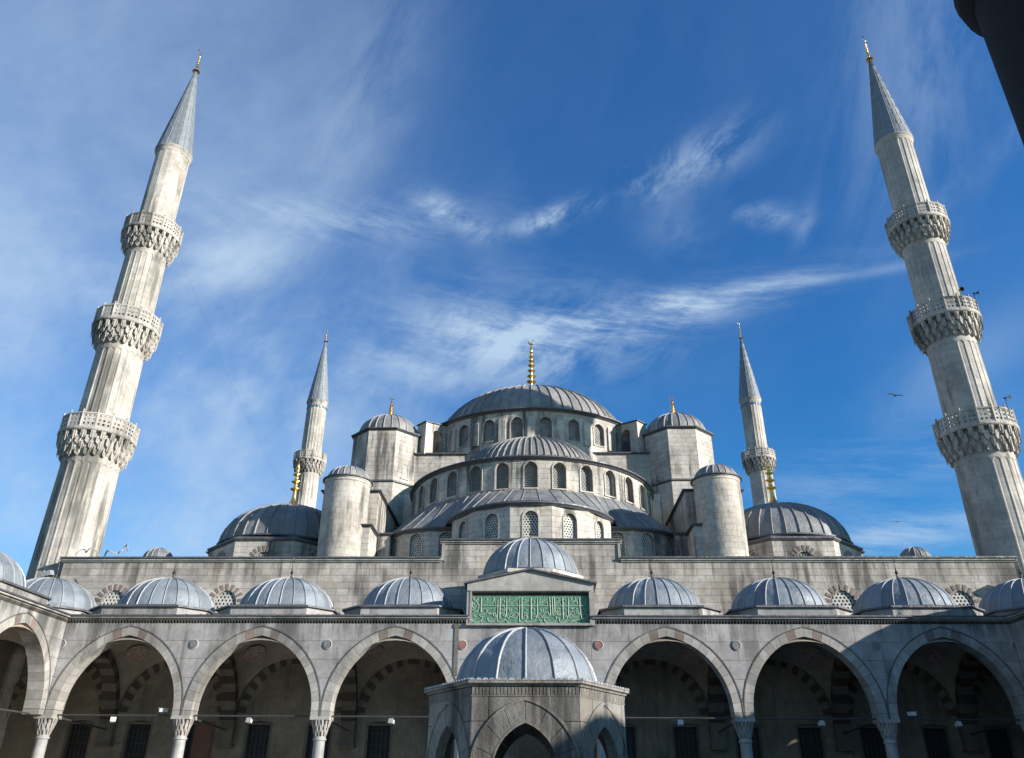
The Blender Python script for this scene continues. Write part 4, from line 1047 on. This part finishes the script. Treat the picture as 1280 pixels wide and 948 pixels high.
# ================================================================= MINARETS
def minaret_meshes():
    D = {}
    def fluted(R0, R1, z0, z1, nf=22, plain=.55, depth=.042):
        """shaft with raised fillets; flutes end in round heads under the plain ring"""
        mb = MB(); n = nf*8
        def ring(z, amt):
            t = (z-z0)/(z1-z0); R = R0+(R1-R0)*t; b = len(mb.v)
            for i in range(n):
                ph = (i % 8); a = 2*PI*(i-.5)/n
                fl = ph in (0, 1)
                # amt: width of the flute head (0 none .. 1 full)
                wdt = abs(((i-.5)/8) % 1-.5-.06)*2
                d = 0. if fl else (depth if amt > 0 and (1-wdt) > (1-amt)*.9 else 0)
                if not fl and d: d += .02*math.cos((((i-1)/6.) % 1-.5)*PI)*0
                rr = R-d; mb.v.append((rr*math.sin(a), -rr*math.cos(a), z))
            return b
        zs = [(z0, 0), (z0+plain*.6, 0), (z0+plain*.6+.02, 1)]+[(z0+plain*.6+(z1-plain-z0-plain*.6)*k/6, 1) for k in range(1, 7)]
        zs += [(z1-plain+.02, .75), (z1-plain+.16, .7), (z1-plain+.18, .45), (z1-plain+.26, .4), (z1-plain+.28, 0), (z1, 0)]
        bs = [ring(z, a) for z, a in zs]
        for a, b in zip(bs[:-1], bs[1:]):
            for i in range(n): mb.f.append([a+i, a+(i+1) % n, b+(i+1) % n, b+i])
        return mb
    secs = [(2.10, 1.92, 10., 22.35), (1.78, 1.70, 23.6, 31.65), (1.62, 1.56, 32.9, 40.75), (1.45, 1.42, 42.0, 51.2)]
    D['secs'] = [fluted(*s, plain=.95 if i < 3 else .3).mesh('shaft', 'minaret') for i, s in enumerate(secs)]
    pl = MB(); pl.lathe([(1.45, 42.0), (1.45, 42.3), (1.42, 51.2)], 16); D['plain_top'] = pl.mesh('shaft', 'minaret')
    D['secs'][0]
    b = MB(); b.lathe([(2.7, 0), (2.7, 8.6), (2.1, 10.02)], 12); D['base'] = b.mesh('base', 'ashlar_far')
    # balconies
    def balcony(Rs, Rb, zb, zp):
        """Rs shaft radius, Rb balcony radius, zb bottom of corbels, zp deck level"""
        mb = MB(); T = 4; mb.lathe([(Rs, zb-.05), (Rs+.05, zb), (Rs+(Rb-Rs)*.45, zb+.5), (Rb-.38, zp-.25), (Rb-.38, zp-.02)], 32)
        for t in range(T):
            f1 = ((t+1)/T)**.6; r1 = Rs+(Rb-.04-Rs)*f1; r0 = Rs+(Rb-Rs)*(t/T)**.7*.8
            z0 = zb+(zp-.22-zb)*t/T-.22; z1 = zb+(zp-.22-zb)*(t+1)/T; n = 22+2*(t % 2)
            for k in range(n):
                a = 2*PI*(k+.5*(t % 2))/n; c, s = math.sin(a), -math.cos(a); w_ = r1*PI/n*.47
                def Q(r, x, z): return (r*c-x*s*1, r*s+x*c, z)
                zz0 = z0-random.random()*.10; zm = zz0+.16
                mb.hexa([Q(r0, -w_, z1), Q(r0, w_, z1), Q(r0, w_, zm), Q(r0, 0, zz0+.02), Q(r0, -w_, zm)], [Q(r1, -w_, z1), Q(r1, w_, z1), Q(r1-.03, w_, zm), Q(r1-.10, 0, zz0), Q(r1-.03, -w_, zm)])
                if t in (1, 3):
                    ww = w_*.32; mb.hexa([Q(r1-.06, -ww, z1), Q(r1-.06, ww, z1), Q(r1-.06, 0, zz0-.15)], [Q(r1+.045, -ww, z1-.1), Q(r1+.045, ww, z1-.1), Q(r1-.02, 0, zz0-.15)])
        for k in range(16):
            a = 2*PI*k/16; mb.lathe([(.05, zp), (.05, zp+1.14), (.08, zp+1.17), (.05, zp+1.22), (.07, zp+1.28), (.0, zp+1.36)], 6, c=(Rb*math.sin(a), -Rb*math.cos(a), 0))
        mb.lathe([(Rb-.3, zp-.24), (Rb, zp-.22), (Rb+.05, zp-.14), (Rb+.05, zp-.02), (Rs, zp)], 48)
        corb = mb.mesh('muqarnas_corbel', 'minaret')
        nP = 16; ap = Rb*math.cos(PI/nP); wd = 2*Rb*math.sin(PI/nP)
        pn = MB(); hw = wd/2-.06; H = 1.12
        pitch = hw*2/4.
        cols_ = 3; rows_ = 3; x0 = -hw; z0 = .10; pw = 2*hw/cols_; ph = (H-.2)/rows_
        def quad(a, b, c, d):
            pn.face([(a, 0, b), (c, 0, b), (c, 0, d), (a, 0, d)]); pn.face([(a, .09, d), (c, .09, d), (c, .09, b), (a, .09, b)])
        for i in range(cols_):
            for j in range(rows_):
                cx, cz = x0+(i+.5)*pw, z0+(j+.5)*ph; rx, rz_ = pw*.33, ph*.30
                o_ = [(cx-pw/2, cz-ph/2), (cx, cz-ph/2), (cx+pw/2, cz-ph/2), (cx+pw/2, cz), (cx+pw/2, cz+ph/2), (cx, cz+ph/2), (cx-pw/2, cz+ph/2), (cx-pw/2, cz)]
                h_ = [(cx+rx*math.cos(R_(q)), cz+rz_*math.sin(R_(q))) for q in (225, 270, 315, 0, 45, 90, 135, 180)]
                for k in range(8):
                    k2 = (k+1) % 8
                    pn.face([(o_[k][0], 0, o_[k][1]), (o_[k2][0], 0, o_[k2][1]), (h_[k2][0], 0, h_[k2][1]), (h_[k][0], 0, h_[k][1])])
                    pn.face([(o_[k2][0], .09, o_[k2][1]), (o_[k][0], .09, o_[k][1]), (h_[k][0], .09, h_[k][1]), (h_[k2][0], .09, h_[k2][1])])
                    pn.face([(h_[k][0], 0, h_[k][1]), (h_[k2][0], 0, h_[k2][1]), (h_[k2][0], .09, h_[k2][1]), (h_[k][0], .09, h_[k][1])])
        pn.box(-wd/2, wd/2, -.03, .12, 0, .10); pn.box(-wd/2, wd/2, -.04, .13, H-.10, H)
        pn.box(-wd/2, -hw, -.03, .12, .10, H-.10); pn.box(hw, wd/2, -.03, .12, .10, H-.10)
        pan = pn.mesh('parapet_panel', 'minaret')
        return corb, pan, ap, nP, zp
    D['bal'] = [balcony(1.92, 2.60, 22.35, 24.05), balcony(1.70, 2.44, 31.65, 33.3), balcony(1.56, 2.28, 40.75, 42.4)]
    mb = MB(); mb.lathe([(1.43, 51.2), (1.46, 51.3), (1.48, 51.5), (1.55, 51.62), (1.59, 51.68), (1.59, 51.77), (1.5, 51.8)], 32); D['collar'] = mb.mesh('spire_collar', 'minaret', 30)
    tl = MB()
    for k in range(20):
        a = 2*PI*k/20; c, s = math.sin(a), -math.cos(a); r = 1.47
        tl.hexa([(r*c-.12*s, r*s+.12*c, 50.6), (r*c+.12*s, r*s-.12*c, 50.6), ((r-.05)*c, (r-.05)*s, 50.6)], [(r*c-.12*s, r*s+.12*c, 51.0), (r*c+.12*s, r*s-.12*c, 51.0), ((r-.05)*c, (r-.05)*s, 51.0)])
    D['tiles'] = tl.mesh('tile_band', 'paint_blue')
    sp = MB(); st = 2*PI/20
    prof = [(1.56, 51.8)]
    for i in range(1, 9):
        z_ = 51.8+10.6*i/9; r_ = 1.56-(1.46)*i/9; prof += [(r_+.012, z_), (r_-.022, z_+.03)]
    prof.append((.10, 62.4))
    sp.lathe(prof, 2, 0, st); D['panel'] = sp.mesh('lead_panel', 'spire')
    rb = MB(); rb.tube([(0, -1.56, 51.8), (0, -.10, 62.4)], [.028, .012], 4); D['rib'] = rb.mesh('rib', 'spire')
    co_ = MB(); co_.lathe([(1.52, 51.78), (.09, 62.35), (.02, 62.5)], 16); D['core'] = co_.mesh('spire', 'spire')
    return D
MM = minaret_meshes()
def minaret(x, y, label):
    t = thing('minaret', label, 'minaret', (x, y, 0), 0, 'minarets of the mosque')
    obj('base', MM['base'], t)
    for i, me in enumerate(MM['secs']): obj('shaft', MM['plain_top'] if i == 3 and y < 60 and x < 0 else me, t)
    for corb, pan, ap, nP, zp in MM['bal']:
        b = obj('balcony', corb, t)
        for k in range(nP):
            a = 2*PI*(k+.5)/nP; obj('parapet_panel', pan, b, (ap*math.sin(a), -ap*math.cos(a), zp), a)
    sp = obj('spire', MM['core'], t)
    for k in range(20): obj('lead_panel', MM['panel'], sp, (0, 0, 0), 2*PI*k/20); obj('rib', MM['rib'], sp, (0, 0, 0), 2*PI*k/20)
    obj('spire_collar', MM['collar'], t); 
    if y > 60: obj('tile_band', MM['tiles'], t, kind='stuff')
    obj('finial', finial_mesh('gold'), sp, (0, 0, 62.35), 0, (2.2, 2.2, 2.9))
    return t
minaret(-32.0, 53, 'tall sunlit minaret with three balconies at the left of the photo')
minaret(32.0, 53, 'tall half shaded minaret with three balconies and loudspeakers at the right of the photo')
minaret(-31.9, 105, 'far minaret behind the left corner dome of the mosque')
minaret(31.9, 105, 'far minaret behind the right corner dome of the mosque')

# ================================================================= ABLUTION FOUNTAIN
fo = thing('ablution_fountain', 'hexagonal weathered marble fountain kiosk with ribbed lead dome in the courtyard foreground', 'fountain', (0, 24, 0))
ap = 2.38; wd = 2.75
FA = Arch(0, .84, 0, 1.85, 1.15)
for k in range(6):
    an = k*PI/3; Mp = facet_map(ap, an)
    hole = FA.grown(.50, 0)
    sp = []; masonry(None, Mp, -wd/2, wd/2, 0, 3.62, .56, 1.15, [hole], .016, .1, 0, .012, random.Random(60+k), split=sp)
    for mb, a in sp: obj('marble_block', mb.mesh('marble_block', 'fountain'), fo)
    bk = MB(); masonry(bk, Mp, -wd/2+.02, wd/2-.02, 0, 3.6, .45, 1, [FA.grown(.49, 0)], 0, .2, .06, 0); bx_ = obj('wall_core', bk.mesh('wall_core', 'mortar'), fo)
    e = obj('arch', None, fo, (ap*math.sin(an), -ap*math.cos(an), 0), an)
    am = MB(); ringband(am, plane_map(), FA.grown(.49), FA.grown(.56), -.045, .05, 12); ringband(am, plane_map(), FA.grown(-.02), FA.grown(.03), -.03, .05, 12)
    e.data = None; bpy.data.objects.remove(e)
    if 'fa' not in _win: _win['fa'] = am.mesh('arch', 'fountain')
    e = obj('arch', _win['fa'], fo, (ap*math.sin(an), -ap*math.cos(an), 0), an)
    voussoirs(e, FA, .50, 4, -.02, .26, ('fount',), lambda i: 'fountain', gap=.012)
    # carved frieze and cornice
    fr = MB(); n = 30
    for q in range(n):
        u = -wd/2+wd*(q+.5)/n; fr.hexa([Mp(u-.036, 3.64, -.015), Mp(u+.036, 3.64, -.015), Mp(u+.036, 3.64, .03), Mp(u-.036, 3.64, .03)], [Mp(u-.036, 3.82, -.04), Mp(u+.036, 3.82, -.04), Mp(u+.036, 3.82, .03), Mp(u-.036, 3.82, .03)])
    obj('fluted_frieze', fr.mesh('fluted_frieze', 'fountain'), fo)
    sc = MB(); n = 17
    for q in range(n):
        u = -1.45+2.9*(q+.5)/n
        c = []
        for z_, w_ in ((3.98, .08), (4.005, .07), (4.03, .04), (4.037, .0)): c.append((u+w_, z_))
        c = c+[(2*u-a, b) for a, b in c[-2::-1]]
        sc.hexa([Mp(a, b, -.06) for a, b in c], [Mp(a, b, -.16) for a, b in c])
    obj('scalloped_cresting', sc.mesh('scalloped_cresting', 'lead_rib'), fo)
cr = MB(); k6 = 1/math.cos(PI/6)
cr.lathe([((ap-.1)*k6, 3.6), ((ap+.02)*k6, 3.6), ((ap+.02)*k6, 3.635)], 6, PI/6, 2*PI+PI/6)
cr.lathe([((ap-.05)*k6, 3.62), ((ap-.05)*k6, 3.84), ((ap+.06)*k6, 3.84), ((ap+.08)*k6, 3.88), ((ap+.15)*k6, 3.91), ((ap+.15)*k6, 3.97), ((ap-.3)*k6, 4.04)], 6, PI/6, 2*PI+PI/6)
obj('cornice', cr.mesh('cornice', 'fountain'), fo)
dome(fo, 'dome', (0, 0, 4.03), 1.98, 1.62, 16, 'lead', 'lead_rib', .14, .03, .05, np_=9, trim=.05)
fl = MB(); fl.lathe([(2.3, 3.3), (.01, 3.3)], 24); obj('ceiling', fl.mesh('ceiling', 'fountain'), fo)
ib = MB(); ib.lathe([(1.1, 0), (1.1, 1.1), (1.0, 1.2), (.01, 1.9)], 16); obj('water_basin', ib.mesh('water_basin', 'fountain', 30), fo)

# ================================================================= SMALL THINGS
fm_ = MB(); fm_.box(-.13, .13, -.10, .10, -.17, .05); fm_.hexa([(-.13, -.10, -.17), (.13, -.10, -.17), (.13, -.10, .05), (-.13, -.10, .05)], [(-.17, -.20, -.22), (.17, -.20, -.22), (.17, -.20, .08), (-.17, -.20, .08)])
br = MB(); br.tube([(0, .02, .05), (0, .02, .20), (.0, .12, .24)], .02, 5)
fl0 = None
for i, (x, lab, tip) in enumerate(((-21.6, 'white floodlight on the tie bar under the leftmost full arch', .5), (-14.45, 'white floodlight on the tie bar under the second arch from the left', -.2), (-7.1, 'white floodlight on the tie bar under the third arch from the left', -.3),
        (7.55, 'white floodlight on the tie bar right of the fountain', .1), (14.6, 'pale floodlight on the tie bar under the second arch from the right', .4), (21.4, 'dim floodlight on the tie bar under the rightmost shaded arch', .2))):
    t = thing('floodlight', lab, 'floodlight', (x, Y0+.40, ZC-.17), tip, 'floodlights on the tie bars')
    if fl0 is None:
        a = fm_.mesh('lamp_housing', 'white_metal'); b = br.mesh('bracket', 'iron'); fl0 = 1
    h = obj('lamp_housing', a, t, scale=(.8, .8, .8)); h.rotation_euler = (R_(-20), 0, 0); obj('bracket', b, t)
cmh = MB(); cmh.box(-.08, .08, -.25, .16, -.08, .08); cmh.box(-.10, .10, -.30, .2, .08, .10)
cbr = MB(); cbr.tube([(0, .05, -.08), (.0, .12, -.22)], .03, 5)
cme = cmh.mesh('camera_housing', 'white_metal'); cbe = cbr.mesh('bracket', 'iron')
for x, lab, rz in ((-19.0, 'white security camera beside the second column from the left', -1.1), (19.2, 'pale security camera beside the last shaded column at the right', 1.1)):
    t = thing('security_camera', lab, 'camera', (x, Y0+.38, ZC+.27), rz, 'security cameras on the tie bars'); obj('camera_housing', cme, t); obj('bracket', cbe, t)
# floodlight on the left wing
t = thing('floodlight', 'white floodlight hanging under the arch of the left wing', 'floodlight', (-25.3, 39.2, ZC-.17), PI/2+.4, 'floodlights on the tie bars')
h = obj('lamp_housing', a, t, scale=(1.2, 1.2, 1.2)); h.rotation_euler = (R_(-20), 0, 0); obj('bracket', b, t)
# loudspeakers on the right minaret
hn = MB(); hn.lathe([(.05, 0), (.06, .12), (.10, .25), (.22, .42), (.30, .5), (.28, .5), (.09, .26), (.02, .2)], 16); dv = MB(); dv.lathe([(.09, -.16), (.10, -.14), (.10, .02), (.0, .03)], 12)
hme = hn.mesh('horn', 'dark_metal', 40); hme2 = hn.mesh('horn', 'white_metal', 40); dme = dv.mesh('driver', 'dark_metal', 40)
for x, y, z, ry, rx, me, lab in ((32.3, 50.5, 34.85, 0, 110, hme, 'dark loudspeaker horn on the middle balcony of the right minaret, left one'), (33.55, 50.9, 34.8, 60, 95, hme, 'dark loudspeaker horn on the middle balcony of the right minaret, right one'), (33.0, 50.2, 25.7, 70, 80, hme2, 'pale loudspeaker horn on the lowest balcony of the right minaret')):
    t = thing('loudspeaker', lab, 'loudspeaker', (x, y, z), 0, 'loudspeakers on the right minaret')
    for m_, nm in ((me, 'horn'), (dme, 'driver')):
        o = obj(nm, m_, t, scale=(.62, .62, .62)); o.rotation_euler = (R_(rx), 0, R_(ry))
    pm = MB(); pm.tube([(0, 0, 0), (0, .1, -1.3)], .03, 5); obj('mounting_post', pm.mesh('mounting_post', 'iron'), t)
# birds
def bird(x, y, z, s, rz, tilt, label):
    t = thing('bird', label, 'bird', (x, y, z), rz, 'birds in the sky')
    b = MB(); b.lathe([(.0, -.22), (.03, -.18), (.055, -.05), (.06, .05), (.035, .14), (.03, .18), (.0, .22)], 8)
    o = obj('body', b.mesh('body', 'bird', True), t, scale=(s, s, s)); o.rotation_euler = (R_(90), 0, R_(90))
    for sg in (-1, 1):
        wv = MB(); P0 = [(0, 0, .02), (.02, sg*.25, .12), (-.03, sg*.5, .10), (-.10, sg*.68, .02)]
        q = []
        for i in range(3):
            a, c = P0[i], P0[i+1]; wa, wc = (.09, .08, .06, .01)[i], (.09, .08, .06, .01)[i+1]
            wv.hexa([(a[0]-wa, a[1], a[2]), (a[0]+wa, a[1], a[2]), (c[0]+wc, c[1], c[2]), (c[0]-wc, c[1], c[2])], [(a[0]-wa, a[1], a[2]+.012), (a[0]+wa, a[1], a[2]+.012), (c[0]+wc, c[1], c[2]+.012), (c[0]-wc, c[1], c[2]+.012)])
        o = obj('wing', wv.mesh('wing', 'bird'), t, scale=(s, s, s)); o.rotation_euler = (R_(tilt), 0, 0)
    tv = MB(); tv.hexa([(-.18, -.03, 0), (-.18, .03, 0), (-.3, .06, 0), (-.3, -.06, 0)], [(-.18, -.03, .01), (-.18, .03, .01), (-.3, .06, .01), (-.3, -.06, .01)]); obj('tail', tv.mesh('tail', 'bird'), t, scale=(s, s, s))
bird(28.9, 57, 29.2, .95, R_(75), 18, 'dark seagull gliding left of the right minaret')
bird(38.0, 81, 26.2, .75, R_(60), 10, 'tiny distant bird low over the wall near the right minaret')
pg = MB(); pg.lathe([(.0, 0), (.07, .04), (.09, .12), (.05, .2), (.045, .26), (.0, .3)], 8); pge = pg.mesh('perched_bird', 'bird', True)
for x, y, z, lab in ((-32.25, 53, 65.3, 'perched bird on top of the finial of the left minaret'), (32.0, 53, 65.35, 'perched bird on top of the finial of the right minaret')):
    tag(obj('perched_bird', pge, None, (x, y, z), 0), lab, 'bird')
# power cable coiled at the foot of the left minaret, thin wire
cb = MB(); pts = []
for k in range(40):
    t_ = k/39; pts.append((-29.9+3.6*t_, 50.45+.3*math.sin(t_*17), 14.85+.28*math.sin(t_*9)+.22*math.sin(t_*23)+.2*t_))
cb.tube(pts, .05, 5); tag(obj('cable', cb.mesh('cable', 'lead_rib')), 'tangled grey cable lying on the wall end beside the left minaret', 'cable')
wr = MB(); wr.tube([(-30.4+4.4*t, 55+42*t, 42.4-24*t+9*t*t) for t in [i/16 for i in range(17)]], .005, 4)
tag(obj('wire', wr.mesh('wire', 'iron')), 'thin wire hanging down from the top balcony of the left minaret', 'wire')
wr = MB(); wr.tube([(-29.4, 50.3, 13.2), (-28.4, 50.3, 12.0), (-27.0, 50.2, 10.9), (-26.2, 50., 10.5)], .05, 5)
tag(obj('cable', wr.mesh('cable', 'iron')), 'dark cable hanging down the mosque wall above the left corner dome', 'cable')
# roof floodlight on a bracket at each end of the wall
for s in (-1, 1):
    t = thing('roof_lamp', 'grey box lamp on an arm at the %s end of the mosque wall' % ('left' if s < 0 else 'right'), 'lamp', (s*30.2, 49.6, 13.3), 0)
    mb = MB(); mb.box(-.35, .35, -.25, .25, -.15, .15); o = obj('housing', mb.mesh('housing', 'lead_rib'), t, (-s*-.6, -.2, 0)); o.rotation_euler = (.2, s*.3, 0)
    mb = MB(); mb.tube([(0, .9, -.3), (s*.2, .2, -.1), (s*.6, -.1, 0)], .07, 6); mb.tube([(s*.6, -.2, -.1), (s*.55, -.2, -1.4)], .06, 6); obj('arm', mb.mesh('arm', 'iron'), t)
# near dark column at the top right
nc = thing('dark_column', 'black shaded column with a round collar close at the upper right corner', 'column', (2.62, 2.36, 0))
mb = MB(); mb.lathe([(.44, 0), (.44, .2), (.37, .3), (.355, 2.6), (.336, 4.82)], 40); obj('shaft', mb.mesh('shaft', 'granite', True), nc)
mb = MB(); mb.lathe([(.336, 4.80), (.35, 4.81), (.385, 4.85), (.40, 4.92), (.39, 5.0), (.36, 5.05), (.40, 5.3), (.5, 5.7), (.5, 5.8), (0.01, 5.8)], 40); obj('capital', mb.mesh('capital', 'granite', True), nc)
